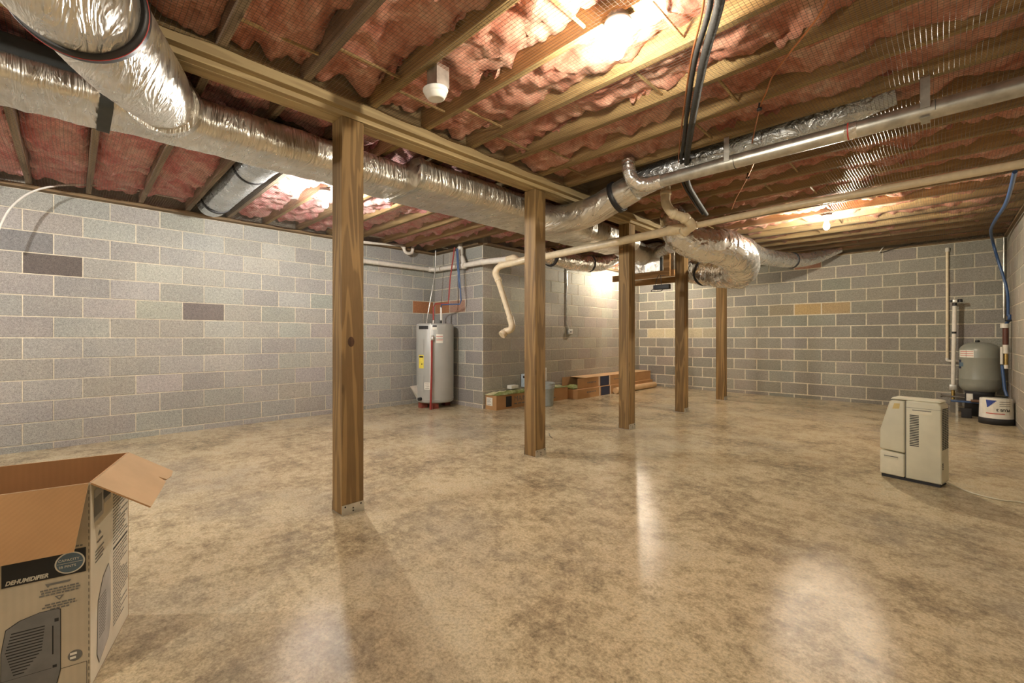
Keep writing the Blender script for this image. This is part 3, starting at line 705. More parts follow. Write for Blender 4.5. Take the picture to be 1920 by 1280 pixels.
# white cable on the left
xc = XL+.22
b = [at(-12, 455, X=xc), at(0, 425, X=xc), at(20, 390, X=xc), at(55, 362, X=xc), at(100, 349, X=xc), at(160, 346.5, X=xc), at(240, 355, X=xc), at(330, 371, X=xc), at(450, 392, X=xc), at(560, 413, X=xc), at(620, 427, X=xc), at(700, 443, X=xc), at(790, 456, X=xc), at(838, 466, X=xc)]
b[-1] = at(840, 466, Y=YJ-.12)
o = MB().tube(smooth_path(b, .03), .0085, 'whitecable', 10).build('white_tube', loc=b[3])
tag(o, 'thin white tube arching along the top of the left wall', 'cable')
# thin cable by the back wall
b = [at(1648, 473, Y=YB-.12), at(1662, 458, Y=YB-.15), at(1690, 444, Y=YB-.2), at(1730, 433, Y=YB-.3), at(1790, 424, Y=YB-.6), at(1850, 420, Y=YB-.9)]
tag(MB().tube(smooth_path(b, .03), .006, 'whitecable', 8).build('cable', loc=b[0]), 'pale cable drooping from the joists onto the back wall', 'cable')
b = [at(1650, 474, Y=YB-.06), at(1690, 462, Y=YB-.06), at(1740, 450, Y=YB-.1), at(1800, 444, Y=YB-.15)]
tag(MB().tube(smooth_path(b, .03), .005, 'black', 8).build('cable', loc=b[0]), 'black cable drooping beside the pale one on the back wall', 'cable')

# ------------------------------------------------------------------ water heater
hx, hy, hr, hz0, hz1 = -5.68, 4.03, .29, .085, 1.30
wh = thing('water_heater', 'tall grey cylindrical electric water heater standing in the corner', 'water heater', (hx, hy, 0))
MB().lathe([(.0001, hz0), (hr-.02, hz0), (hr-.004, hz0+.012), (hr, hz0+.035), (hr, hz1-.03), (hr-.006, hz1-.01), (hr-.03, hz1), (.0001, hz1+.004)], 'heater', 64, (hx, hy, 0)).build('tank', wh)
mb = MB().lathe([(hr+.001, hz0+.045), (hr+.0035, hz0+.048), (hr+.0035, hz0+.056), (hr+.001, hz0+.059)], 'heater', 64, (hx, hy, 0)); mb.build('lower_rim', wh)
def onheat(px, z, d=0.0, r=None, c=(hx, hy)):
    """point on the cylinder seen at image column px"""
    r = r or hr; rx = ray(px, 640); d2 = Vector((rx.x, rx.y)).normalized(); cc = Vector(c); t = d2.dot(cc); h = (cc-d2*t).length
    p = d2*(t-math.sqrt(max(0, r*r-h*h))); n = (p-cc).normalized(); return Vector((c[0]+n.x*(r+d), c[1]+n.y*(r+d), z)), math.atan2(n.y, n.x)
def zat(py, ref=(hx, hy)): 
    D = -ref[0]*math.sin(YAW)+ref[1]*math.cos(YAW)-.2; return CAM_H-(py-CY)*D/F_PX
def curved(px0, px1, py0, py1, mat, name, parent, d=.0015, c=(hx, hy), r=None, label=None):
    r = r or hr; _, a0 = onheat(px0, 0, r=r, c=c); _, a1 = onheat(px1, 0, r=r, c=c); z0, z1 = zat(py1, c), zat(py0, c)
    n = 8; V = []
    for dd in (d, 0):
        for i in range(n+1):
            a = a0+(a1-a0)*i/n
            for z in (z0, z1): V.append((c[0]+(r+dd)*math.cos(a), c[1]+(r+dd)*math.sin(a), z))
    Fc = [(i*2, i*2+2, i*2+3, i*2+1) for i in range(n)]; o_ = 2*(n+1)
    Fc += [(i*2+1, i*2+3, o_+i*2+3, o_+i*2+1) for i in range(n)]+[(i*2, o_+i*2, o_+i*2+2, i*2+2) for i in range(n)]
    return MB().add(V, Fc, mat).build(name, parent, label=label)
curved(785.6, 803, 611, 617, 'ink', 'black_label', wh); curved(811, 819, 610, 613, 'ink', 'black_label', wh); curved(810, 819, 613, 618, 'label', 'paper_label', wh)
wl1 = curved(817.5, 830.5, 626.5, 634, 'label', 'warning_label', wh, label='white warning label'); wl2 = curved(817.5, 830.5, 635.5, 643, 'label', 'warning_label', wh, label='white warning label')
curved(818, 830, 630, 631, 'redink', 'label_print', wl1, d=.002); curved(818, 830, 636.5, 637.5, 'redink', 'label_print', wl2, d=.002)
wl3 = curved(785.6, 794.5, 665, 690, 'yellow', 'energy_label', wh, label='yellow energy label'); curved(786.5, 793.5, 667, 670, 'ink', 'label_print', wl3, d=.002); curved(790, 792, 681, 683, 'ink', 'label_print', wl3, d=.002)
curved(786, 795, 635, 664, 'heater', 'access_panel', wh, d=.006); curved(786, 795, 704, 733, 'heater', 'access_panel', wh, d=.006)
wl4 = curved(795.5, 807, 716, 729, 'label', 'paper_label', wh)
for k in range(3): curved(797, 805, 718+k*4, 719+k*4, 'greyink', 'label_print', wl4, d=.002)
curved(806, 808, 606.5, 716, 'white', 'seam_strip', wh, d=.001)
# feet blocks
for a in (200, 262, 320, 90):
    ax, ay = hx+.21*math.cos(math.radians(a)), hy+.21*math.sin(math.radians(a))
    MB().box((ax-.05, ay-.05, 0), (ax+.05, ay+.05, hz0-.0005), plain('red_brick', (.24, .06, .04), .85, var=.15) if 'rb' not in M else M['rb']).build('brick_foot', wh)
# relief valve and red discharge pipe
p0, a0 = onheat(811.5, zat(634), .03); n0 = Vector((math.cos(a0), math.sin(a0), 0))
MB().tube([p0-n0*.035, p0+n0*.02], .018, 'steel', 12).build('relief_valve', wh)
MB().lathe([(.022, -.03), (.026, -.02), (.026, .02), (.016, .03), (.012, .045)], 'steel', 12, tuple(p0)).build('relief_valve_body', wh)
p1 = p0+Vector((.01, -.02, 0))
MB().tube([p1+Vector((0, 0, -.03)), p1+Vector((.003, -.005, -.5)), Vector((p1.x+.012, p1.y-.03, .01))], .0155, 'red', 12).build('discharge_pipe', wh, label='dark red discharge pipe')
# lower drain valve
p0, a0 = onheat(789.5, zat(747), .0); n0 = Vector((math.cos(a0), math.sin(a0), 0))
MB().tube([p0, p0+n0*.05], .025, 'dark', 12).build('drain_valve', wh)
# stubs and pex
top = hz1
def tp(px, dy): r_ = ray(px, 600); D = 6.87+dy; return r_*D
def hp(px, py, D): return at(px, py, D=D)
s1, s2, s3 = hp(812.6, 606, 6.75), hp(827, 606, 6.75), hp(800, 606, 6.85)
for p in (s1, s2): p.z = top
MB().tube([s1-Vector((0, 0, .01)), s1+Vector((0, 0, .05))], .013, 'steel', 12).build('stub_pipe', wh)
MB().tube([s2-Vector((0, 0, .01)), s2+Vector((0, 0, .05))], .013, 'dark', 12).build('stub_pipe', wh)
MB().tube([s2+Vector((0, 0, .05)), s2+Vector((0, 0, .26))], .014, 'white', 12).build('sleeved_pipe', wh, label='white sleeved riser')
MB().tube([s1+Vector((0, 0, .05)), s1+Vector((0, 0, .26))], .013, 'red', 12).build('hot_riser', wh, label='red riser')
d_ = 6.7
q = [s1+Vector((0, 0, .25)), hp(816, 569.5, d_), hp(840, 569.5, d_), hp(841, 560, d_), hp(844, 520, d_+.05), hp(850, 480, d_+.05), hp(852, 464, d_+.05)]
MB().tube(q, .0095, 'red', 8).build('hot_pipe', wh, label='red hot water pipe')
MB().tube([v+Vector((.022, -.01, 0)) for v in q[3:]], .008, 'red', 8).build('hot_pipe', wh)
q = [s2+Vector((0, 0, .25)), hp(828, 571, d_), hp(862, 570, d_), hp(864.5, 563, d_), hp(863, 540, d_), hp(860, 500, d_), hp(858, 466, d_)]
MB().tube(q, .0115, 'blue', 8).build('cold_pipe', wh, label='blue cold water pipe')
MB().tube([v+Vector((-.028, 0, 0)) for v in q[4:]], .010, 'blue', 8).build('cold_pipe', wh)
q = [hp(800, 606, 6.8), hp(803, 585, 6.85), hp(811, 540, 6.9), hp(816, 505, 6.95), hp(817, 470, 6.95)]
for p in q: p.x = max(p.x, XL+.03); p.y = min(p.y, YJ-.02)
MB().tube(smooth_path(q, .03), .009, 'galv', 8).build('conduit', wh, label='thin grey flexible conduit')
# loose white access cover leaning beside the heater
b = thing('loose_cover', 'white folded metal cover leaning against the left of the water heater', 'panel', at(785, 762, Z=0))
A, B_, C_ = at(769, 724, D=6.55), at(781, 722, D=6.7), at(792, 763, Z=0); A2 = at(787, 758, Z=.02)
mb = MB()
for P4 in ([A, B_, C_+Vector((0, 0, .06)), A2],):
    n_ = (P4[1]-P4[0]).cross(P4[3]-P4[0]).normalized()*.002
    V = [p for p in P4]+[p+n_ for p in P4]; mb.add(V, [(0, 1, 2, 3), (7, 6, 5, 4), (0, 4, 5, 1), (1, 5, 6, 2), (2, 6, 7, 3), (3, 7, 4, 0)], 'white')
mb.build('front_face', b)
mb = MB(); P4 = [B_, at(787, 716, D=6.75), at(795, 745, D=6.7), C_+Vector((0, 0, .06))]
V = [p for p in P4]+[p+Vector((.002, .001, 0)) for p in P4]; mb.add(V, [(0, 1, 2, 3), (7, 6, 5, 4), (0, 4, 5, 1), (1, 5, 6, 2), (2, 6, 7, 3), (3, 7, 4, 0)], 'steel'); mb.build('side_flange', b)

# ------------------------------------------------------------------ outlet on the middle wall
b = thing('wall_outlet', 'small metal outlet box with conduit on the middle wall', 'outlet', at(1066, 622, X=XM))
p = at(1066, 622, X=XM); MB().box((XM+.004, p.y-.06, p.z-.05), (XM+.055, p.y+.06, p.z+.05), 'galv', bev=.006).build('box', b)
MB().box((XM+.056, p.y-.045, p.z-.03), (XM+.059, p.y+.045, p.z+.03), 'white').build('face_plate', b)
for s_ in (-.02, .02): MB().box((XM+.0592, p.y+s_-.009, p.z-.012), (XM+.061, p.y+s_+.009, p.z+.012), 'dark').build('socket', b)
q = at(1063, 500, X=XM+.02)
MB().tube([(XM+.02, q.y, 2.46), (XM+.02, q.y, p.z+.15), (XM+.025, p.y-.02, p.z+.04)], .012, 'galv', 10).build('conduit', b)

# ------------------------------------------------------------------ cartons along the middle wall
def carton(name, label, x0, x1, ya, yb, z0, z1, group, openend=False, band=None, mat='card'):
    t = thing(name, label, 'box', ((x0+x1)/2, (ya+yb)/2, z0), group)
    th = .004; mb = MB()
    mb.box((x0, ya, z0), (x1, yb, z0+th), mat); mb.box((x0, ya, z0+th), (x0+th, yb, z1), mat); mb.box((x1-th, ya, z0+th), (x1, yb, z1), mat)
    mb.box((x0+th, yb-th, z0+th), (x1-th, yb, z1), mat)
    if not openend: mb.box((x0+th, ya, z0+th), (x1-th, ya+th, z1), mat)
    mb.build('carton_body', t)
    return t
t = carton('long_carton', 'long brown printed carton with crumpled green wrap on top, by the corner', -4.925, -4.685, 4.42, 6.15, .0, .215, 'long cartons by the middle wall')
# end label + print on its long side
sl = MB().box((-4.90, 4.4175, .06), (-4.77, 4.4195, .18), 'label').build('shipping_label', t)
mb = MB()
for k in range(5): mb.box((-4.89, 4.4165, .075+k*.02), (-4.80-.02*(k % 2), 4.4178, .081+k*.02), 'greyink')
mb.build('label_print', sl)
mb = MB().box((-4.6845, 4.62, .03), (-4.683, 4.74, .19), 'ink'); mb.build('dark_stripe', t)
T = frame((-4.6845, 4.80, .10), (0, 1, 0), (0, 0, 1)); MB().text('MAINSTREET', .115, 'greyink', T).build('lettering', t)
T = frame((-4.6845, 4.80, .055), (0, 1, 0), (0, 0, 1)); MB().text('cabinets & furnishings', .042, 'greyink', T).build('lettering', t) if False else None
mb = MB()
for k in range(12): mb.box((-4.6845, 4.80+k*.085, .055), (-4.6835, 4.86+k*.085+.01*(k % 2), .072), 'greyink')
mb.build('small_print', t)
# crumpled wrap lying on the carton
def crumple(name, x0, x1, ya, yb, z, h, mat, label, cat, seed=0):
    nx, ny = 10, int((yb-ya)/.03); V = []; Fc = []
    for s_ in (1, 0):
        for j in range(ny+1):
            for i in range(nx+1):
                u, v = i/nx, j/ny; x = x0+(x1-x0)*u; y = ya+(yb-ya)*v
                e = min(1, 6*min(u, 1-u, .2), 12*min(v, 1-v, .1)) if s_ else 0
                zz = z+.001+(s_*(.004+h*e*(.5+.8*abs(fbm(x*14, y*5, seed, 4)))))
                V.append((x+.012*noise.noise(Vector((x*9, y*9, seed)))*s_, y+.02*noise.noise(Vector((y*7, x*7, 2)))*(1 if 0 < v < 1 else .3), zz))
    n1 = (nx+1)*(ny+1)
    for j in range(ny):
        for i in range(nx): a = j*(nx+1)+i; Fc += [(a, a+1, a+nx+2, a+nx+1), (n1+a, n1+a+nx+1, n1+a+nx+2, n1+a+1)]
    for j in range(ny): a = j*(nx+1); Fc += [(a, a+nx+1, n1+a+nx+1, n1+a), (a+nx, n1+a+nx, n1+a+2*nx+1, a+2*nx+1)]
    for i in range(nx): a = i; Fc += [(a, n1+a, n1+a+1, a+1)]; a = ny*(nx+1)+i; Fc += [(a, a+1, n1+a+1, n1+a)]
    o_ = MB().add(V, Fc, mat, True).build(name, loc=((x0+x1)/2, (ya+yb)/2, z)); tag(o_, label, cat); return o_
lid = MB().box((-4.921, 4.424, .205), (-4.689, 6.145, .209), 'card').build('inner_flap', t)
crumple('paper_wrap', -4.93, -4.80, 4.40, 5.95, .2155, .035, 'paper', 'crumpled pale yellow paper on the nearest long carton', 'wrap', 3)
crumple('green_wrap', -4.785, -4.68, 4.44, 6.10, .2155, .045, 'green', 'green plastic wrap along the top front edge of the nearest long carton', 'wrap', 6)
# boxes standing on it
def small_box(name, label, c, s, mat, eye=False):
    t = thing(name, label, 'box', c); x, y, z = c; a, b_, h = s
    MB().box((x-a/2, y-b_/2, z), (x+a/2, y+b_/2, z+h), mat, bev=.003).build('carton_body', t)
    if eye:
        MB().lathe([(.022, 0), (.020, .004), (.0001, .005)], 'ink', 16, T=frame((x+.0, y-b_/2-.0005, z+h*.78), (-1, 0, 0), (0, 0, 1))).build('lens_print', t)
        MB().lathe([(.022, 0), (.020, .004), (.0001, .005)], 'ink', 16, T=frame((x+a/2+.0005, y, z+h*.78), (0, 1, 0), (0, 0, 1))).build('lens_print', t)
    return t
p = at(985, 733, X=-4.83); small_box('camera_box', 'upright pale blue box with a black dot standing on the nearest long carton', (-4.855, p.y+.04, .275), (.12, .10, .21), plain('pale_blue_card', (.45, .55, .62), .5), True)
p = at(959, 733, X=-4.83); small_box('small_box', 'tiny white box lying on the nearest long carton', (-4.87, p.y+.07, .27), (.10, .16, .055), 'label')
t = carton('long_carton', 'long brown carton lying on the floor beneath another, dark band near one end', -4.93, -4.52, 6.22, 9.0, 0, .165, 'long cartons by the middle wall')
MB().box((-4.926, 6.222, .16), (-4.524, 8.99, .1655), 'card').build('lid', t)
MB().box((-4.5195, 6.95, .003), (-4.5185, 7.25, .163), 'navy').build('dark_band', t)
for yy in (6.90, 7.27): MB().box((-4.5195, yy, .003), (-4.5188, yy+.02, .163), 'label').build('pale_stripe', t)
mb = MB(); [mb.box((-4.5195, 6.5+k*.05, .09), (-4.5188, 6.53+k*.05, .115), 'greyink') for k in range(6)]; [mb.box((-4.5195, 7.4+k*.05, .09), (-4.5188, 7.43+k*.05, .115), 'greyink') for k in range(3)]; mb.build('small_print', t)
t = carton('long_carton', 'long brown carton stacked on top of the floor carton, one end open', -4.93, -4.58, 6.30, 9.02, .167, .355, 'long cartons by the middle wall', True)
MB().box((-4.928, 6.55, .351), (-4.575, 9.02, .357), 'card_light').build('lid', t)
MB().box((-4.5795, 7.02, .17), (-4.5785, 7.32, .35), 'navy').build('dark_band', t)
for yy in (6.97, 7.34): MB().box((-4.5795, yy, .17), (-4.5788, yy+.02, .35), 'label').build('pale_stripe', t)
mb = MB(); [mb.box((-4.5795, 6.6+k*.05, .25), (-4.5788, 6.63+k*.05, .275), 'greyink') for k in range(6)]; [mb.box((-4.5795, 7.5+k*.05, .26), (-4.5788, 7.53+k*.05, .28), 'greyink') for k in range(5)]; mb.build('small_print', t)
crumple('green_wrap', -4.90, -4.62, 6.24, 6.75, .172, .05, 'green', 'green wrap poking from the open end of the upper long carton', 'wrap', 16)
t = thing('cardboard_tube', 'brown cardboard tube lying in front of the stacked long cartons', 'tube', (-4.44, 8.2, .05))
MB().tube([(-4.455, 7.35, .062), (-4.455, 8.95, .062)], .06, 'card_light', 20).build('tube_body', t)
# bucket
bx, by = -4.50, 5.32
t = thing('bucket', 'grey plastic bucket half hidden behind the second post', 'bucket', (bx, by, 0))
MB().lathe([(.0001, .003), (.118, .003), (.122, .0), (.126, .01), (.142, .27), (.150, .275), (.150, .285), (.143, .29), (.152, .31), (.152, .322), (.145, .325), (.153, .345), (.156, .36), (.150, .362), (.140, .34), (.118, .02), (.0001, .015)], 'bucket', 40, (bx, by, 0)).build('pail', t)
MB().lathe([(.0001, .357), (.148, .357), (.150, .366), (.13, .372), (.0001, .372)], 'bucket', 40, (bx, by, 0)).build('lid', t)
small_box('camera_box', 'upright white box with a black dot standing behind the grey bucket', (-4.60, 5.36, .3735), (.10, .11, .22), 'white', True)

# ------------------------------------------------------------------ pressure tank corner
tx, ty, tr = .385, 8.84, .202
t = thing('pressure_tank', 'grey steel pressure tank standing in the far right corner', 'tank', (tx, ty, 0))
z0, z1 = .305, 1.02
prof = [(.0001, z0)]
for k in range(1, 9): a = k/8*math.pi/2; prof.append((tr*math.sin(a)**.8, z0+.13*(1-math.cos(a))))
prof += [(tr, z0+.2), (tr+.0015, z0+.205), (tr, z0+.21), (tr, z1-.22), (tr+.0015, z1-.215), (tr, z1-.21)]
for k in range(8, 0, -1): a = k/8*math.pi/2; prof.append((tr*math.sin(a)**.8, z1-.13*(1-math.cos(a))))
prof.append((.0001, z1))
MB().lathe(prof, 'tank', 56, (tx, ty, 0)).build('vessel', t)
MB().lathe([(.13, .0), (.15, .0), (.14, .30), (.15, .345), (.12, .345)], 'dark', 32, (tx, ty, 0)).build('stand', t)
MB().lathe([(.02, 0), (.025, .01), (.02, .03)], 'black', 12, (tx-.02, ty, z1-.003)).build('air_valve_cap', t)
cz = (tx, ty)
def tcurved(a_, b_, c_, d_, mat, nm, d=.0015, label=None): return curved(a_, b_, c_, d_, mat, nm, t, d, cz, tr, label)
tcurved(1799.5, 1811, 657, 671, 'label', 'warning_label', label='white warning label'); tcurved(1812, 1826, 657, 671, 'label', 'warning_label')
for k in range(3): tcurved(1801, 1825, 659+k*4, 660+k*4, 'redink', 'label_print', .002)
tcurved(1798.2, 1802.5, 676, 693, 'navy', 'round_logo'); tcurved(1799, 1806.5, 681, 689, 'blueink', 'logo_band', .002)
# pipes at the corner
b = thing('riser_pipe', 'thin tan vertical pipe on the back wall with a white cap', 'pipe', (.07, YB-.05, .75))
ya = YB-.045; pa, pb = at(1776, 468, Y=ya), at(1776, 675, Y=ya)
MB().tube([pb, (pb.x, ya, pa.z)], .0165, 'cream', 12).build('pipe_run', b)
MB().lathe([(.024, -.03), (.024, .02), (.018, .03)], 'white_pvc', 14, (pb.x, ya, pa.z)).build('cap', b)
MB().tube(smooth_path([(pb.x, ya, pb.z+.03), (pb.x, ya, pb.z), (pb.x+.03, ya, pb.z-.012), (pb.x+.13, ya, pb.z-.012)], .015), .018, 'white_pvc', 12).build('elbow', b)
b = thing('white_riser', 'white vertical PVC pipe with a valve on top, left of the pressure tank', 'pipe', (.14, 8.98, .35))
ya = 8.98; pa, pb = at(1790, 566, Y=ya), at(1787, 722, Y=ya)
MB().tube([pb, pa], .0235, 'white_pvc', 16).build('pipe_run', b)
MB().tube([pb+(pa-pb)*.62, pb+(pa-pb)*.645], .025, 'black', 16).build('black_band', b)
MB().tube([pa-Vector((0, 0, .055)), pa-Vector((0, 0, .01))], .026, 'black', 16).build('black_fitting', b)
MB().box((pa.x-.022, ya-.03, pa.z-.012), (pa.x+.028, ya+.03, pa.z+.035), 'steel', bev=.006).build('gauge_valve', b)
MB().lathe([(.026, -.02), (.026, .015), (.018, .024)], 'black', 14, (pa.x+.055, ya, pa.z+.015)).build('knob', b)
MB().lathe([(.016, -.015), (.016, .015)], 'black', 14, (pa.x-.04, ya, pa.z+.015)).build('knob', b)
MB().box((pb.x-.04, ya-.03, pb.z-.07), (pb.x+.04, ya+.03, pb.z+.01), 'galv', bev=.006).build('bottom_fitting', b)
MB().tube([(pb.x, ya, pb.z-.06), (pb.x, ya, .16)], .02, 'brass', 12).build('brass_tee', b)
MB().tube([(pb.x-.11, ya-.01, .235), (pb.x+.18, ya-.02, .22)], .014, 'box_metal', 10).build('side_pipe', b)
MB().lathe([(.025, -.01), (.025, .01)], 'box_metal', 10, T=frame((pb.x-.12, ya-.01, .235), (0, 1, 0), (0, 0, 1))).build('tap_wheel', b)
for (xa, xb_) in ((pb.x-.03, pb.x+.03),): MB().box((xa, ya-.06, .0), (xb_, ya+.03, .165), 'box_metal').build('pump_foot', b)
b = thing('blue_tray', 'blue plastic tray with a booklet under the pressure tank', 'tray', (.27, 8.55, .2))
MB().box((.10, 8.50, .20), (.46, 8.62, .222), 'blue', bev=.005).build('tray_body', b)
for x in (.16, .40): MB().box((x-.012, 8.53, 0), (x+.012, 8.59, .2), 'galv').build('leg', b)
MB().box((.20, 8.455, .0), (.30, 8.498, .13), 'dark', bev=.008).build('pump_motor', b)
T = frame((.235, 8.535, .2225), (1, 0, 0), (0, .35, 1)); MB().box((0, 0, 0), (.085, .13, .006), 'dark', T=T).build('booklet', b)
T = frame((.25, 8.531, .227), (1, 0, 0), (0, .35, 1)); MB().box((0, 0, 0), (.06, .10, .002), 'label', T=T).build('booklet_page', b)
MB().tube([(.29, 8.47, .235), (.47, 8.47, .24)], .018, plain('brown_pipe', (.16, .09, .06), .6), 10).build('brown_pipe', b)
# pail with upside-down label
bx, by, br = .498, 8.17, .15
t = thing('white_pail', 'white pail with an upside-down blue printed label in front of the pressure tank', 'bucket', (bx, by, 0))
MB().lathe([(.0001, .0), (br+.004, .0), (br+.004, .075), (br, .078)], 'dark', 48, (bx, by, 0)).build('dark_lid', t)
MB().lathe([(br, .078), (br-.006, .31), (br-.012, .318), (.0001, .316)], 'white', 48, (bx, by, 0)).build('pail_body', t)
cz2 = (bx, by)
def bcurved(a_, b_, c_, d_, mat, nm, d=.0012): return curved(a_, b_, c_, d_, mat, nm, t, d, cz2, br-.001)
bcurved(1842, 1897, 749, 780, 'label', 'paper_label', .0016)
V = []; p1, p2, p3 = (1849, 753), (1868, 754), (1850, 767)
def tri(p, q, r_, mat, nm, d=.003):
    vs = []
    for (px, py) in (p, q, r_):
        v, _ = onheat(px, zat(py, cz2), d, br, cz2); vs.append(v)
    MB().add(vs, [(0, 2, 1)], mat).build(nm, t)
for k in range(7):
    bcurved(1849+k*.3, 1868-k*2.4, 753+k*2, 755+k*2, 'blueprint', 'blue_triangle', .0030)
bcurved(1849, 1884, 777.5, 779, 'redink', 'red_line', .0025)
for k in range(3): bcurved(1874, 1894, 755+k*4, 756+k*4, 'greyink', 'small_print', .0025)
v, a_ = onheat(1893, zat(769, cz2), .004, br, cz2)
tm = MB().text('PLUS 3', .042, 'ink', Matrix(), bold=.001)
tm.v = [(bx+(br+.0025+q[2])*math.cos(a_-q[0]/br), by+(br+.0025+q[2])*math.sin(a_-q[0]/br), v.z-q[1]) for q in tm.v]
tm.build('lettering', t)
# filter and pex assembly on the right wall
fx, fy = .585, 8.62
t = thing('filter_assembly', 'brown and white pipe filter assembly on the right wall by the tank', 'pipe', (fx, fy, 1.0))
pz = lambda py: CAM_H-(py-CY)*5.72/F_PX
def rx(px, py, Y_=fy): return at(px, py, Y=Y_)
c0 = rx(1885.5, 640, 8.5)
fx = c0.x; fy = 8.5
MB().lathe([(.038, pz(615)), (.038, pz(607))], 'white_pvc', 16, (fx-.01, fy, 0)).build('white_cap', t)
MB().tube([(fx, fy, pz(646)), (fx, fy, pz(615))], .028, plain('maroon_sleeve', (.10, .035, .025), .5), 16).build('maroon_sleeve', t)
MB().tube([(fx, fy, pz(662)), (fx, fy, pz(646))], .026, 'white_pvc', 14).build('white_coupling', t)
MB().tube([(fx+.003, fy, pz(683)), (fx+.003, fy, pz(662))], .018, 'brass', 12).build('brass_fitting', t)
MB().tube([(fx+.003, fy, pz(690)), (fx+.003, fy, pz(683))], .022, 'white_pvc', 12).build('white_coupling', t)
MB().tube([(fx-.035, fy-.01, pz(682)), (fx-.035, fy-.01, pz(650))], .014, 'white_pvc', 12).build('side_pipe', t)
MB().tube([(fx-.03, fy, pz(684)), (fx-.012, fy-.05, .42), (fx+.005, fy-.10, .33)], .016, 'blue', 12).build('blue_pipe', t)
q = [at(1893, 590, Y=8.6), at(1892, 600, Y=8.58), at(1886, 608, Y=8.52)]
MB().tube(smooth_path([q[0], q[1], q[2], Vector((fx, fy, pz(616)))], .02), .017, 'blue', 12).build('blue_elbow', t)
MB().tube([at(1884, 601, Y=8.5), at(1897, 600, Y=8.5)], .010, 'black', 10).build('clamp', t)
q = [at(1903, 322, Z=2.44), at(1894, 358, Z=2.44), at(1884, 385, Z=2.44), at(1866, 413, Z=2.44), at(1858, 432, Z=2.44), at(1862, 455, Y=8.75), at(1872, 490, Y=8.75), at(1882, 520, Y=8.72), at(1890, 550, Y=8.68), at(1893, 592, Y=8.6)]
for p in q: p.x = min(p.x, XR-.03)
o = MB().tube(smooth_path(q, .03), .0155, 'blue', 12).build('blue_hose', loc=q[4]); tag(o, 'blue water hose running under the joists and down the right corner', 'hose')
q = [at(1887, 440, Y=9.12), at(1887, 600, Y=9.12)]
o = MB().tube([(XR-.03, 9.13, 2.48), (XR-.03, 9.13, 1.35)], .013, 'galv', 10).build('conduit', loc=(XR-.03, 9.13, 1.4)); tag(o, 'grey metal conduit straight down the far right corner', 'conduit')

# ------------------------------------------------------------------ dehumidifier
o0 = Vector((-.341, 4.453, 0)); dx = Vector((.340, -.072, 0)).normalized(); dy = Vector((-dx.y, dx.x, 0))
dh = thing('dehumidifier', 'cream-white dehumidifier standing alone on the floor at right', 'dehumidifier', o0+dx*.17+dy*.1)
T = frame(o0, dx, (0, 0, 1))        # x along the side, y up, z = x cross y (towards the camera)
T = T @ Matrix.Translation((0, 0, -.185))
W_ = .185
rhs = MB().prism([(.155, .022), (.352, .022), (.356, .03), (.352, .585), (.335, .605), (.155, .605)], W_, 'offwhite', T, bev=.010).build('rear_housing', dh)
MB().prism([(.0, .215), (.152, .205), (.152, .600), (.075, .600), (.060, .592), (.002, .365)], W_, 'offwhite', T, bev=.012).build('front_housing', dh)
wbk = MB().prism([(.0, .022), (.150, .020), (.150, .196), (.0, .206)], W_-.004, 'offwhite2', T @ Matrix.Translation((0, 0, .002)), bev=.012).build('water_bucket', dh)
MB().prism([(.06, .606), (.34, .606), (.35, .612), (.33, .622), (.075, .622)], W_-.05, 'offwhite2', T @ Matrix.Translation((0, 0, .025)), bev=.004).build('top_panel', dh)
MB().prism([(.01, .0), (.345, .0), (.345, .0205), (.01, .0205)], W_-.02, 'dark', T @ Matrix.Translation((0, 0, .01))).build('base', dh)
z_ = W_+.0005
mb = MB()
for k in range(19): mb.box((.180, .272+k*.0125, z_-.002), (.232, .279+k*.0125, z_), 'dark', T)
mb.build('side_vent', rhs)
MB().box((.195, .512, z_-.001), (.305, .543, z_+.001), 'offwhite2', T, bev=.0008).build('grip_recess', rhs)
MB().box((.195, .538, z_), (.300, .544, z_+.0015), 'greyink', T).build('grip_shadow_lip', rhs)
MB().box((.028, .150, z_-.004), (.112, .168, z_-.001), 'offwhite', T, bev=.0008).build('bucket_grip', wbk)
MB().box((.028, .163, z_-.002), (.112, .169, z_-.0005), 'greyink', T).build('bucket_grip_lip', wbk)
MB().box((.155, .022, W_-.004), (.1575, .602, W_+.0008), 'greyink', T).build('panel_seam', dh)
MB().box((.158, .556, W_-.004), (.352, .558, W_+.0008), 'greyink', T).build('panel_seam', dh)
MB().prism([(.078, .535), (.120, .540), (.124, .580), (.090, .578)], .001, plain('yellowed_sticker', (.62, .48, .20), .7), T @ Matrix.Translation((0, 0, z_))).build('sticker', dh, label='small yellow sticker')
mb = MB()
for k in range(24):
    for zz in (.02, .075, .13): mb.box((.3555, .27+k*.0125, zz), (.3572, .276+k*.0125, zz+.04), 'dark', T)
for k in range(4): mb.box((.3555, .13+k*.0125, .15), (.3572, .136+k*.0125, .17), 'dark', T)
mb.build('rear_grille', rhs)
q = [at(1771, 903, Z=.03), at(1785, 908, Z=.008), at(1815, 921, Z=.006), at(1850, 931, Z=.006), at(1885, 938, Z=.006), at(1925, 943, Z=.006)]
q = [Vector(p) for p in q]; q.append(Vector((XR-.03, q[-1].y-.15, .006)))
tag(MB().tube(smooth_path(q, .03), .0042, 'offwhite', 8).build('power_cord', loc=q[2]), 'thin pale power cord trailing from the dehumidifier across the floor', 'cord')

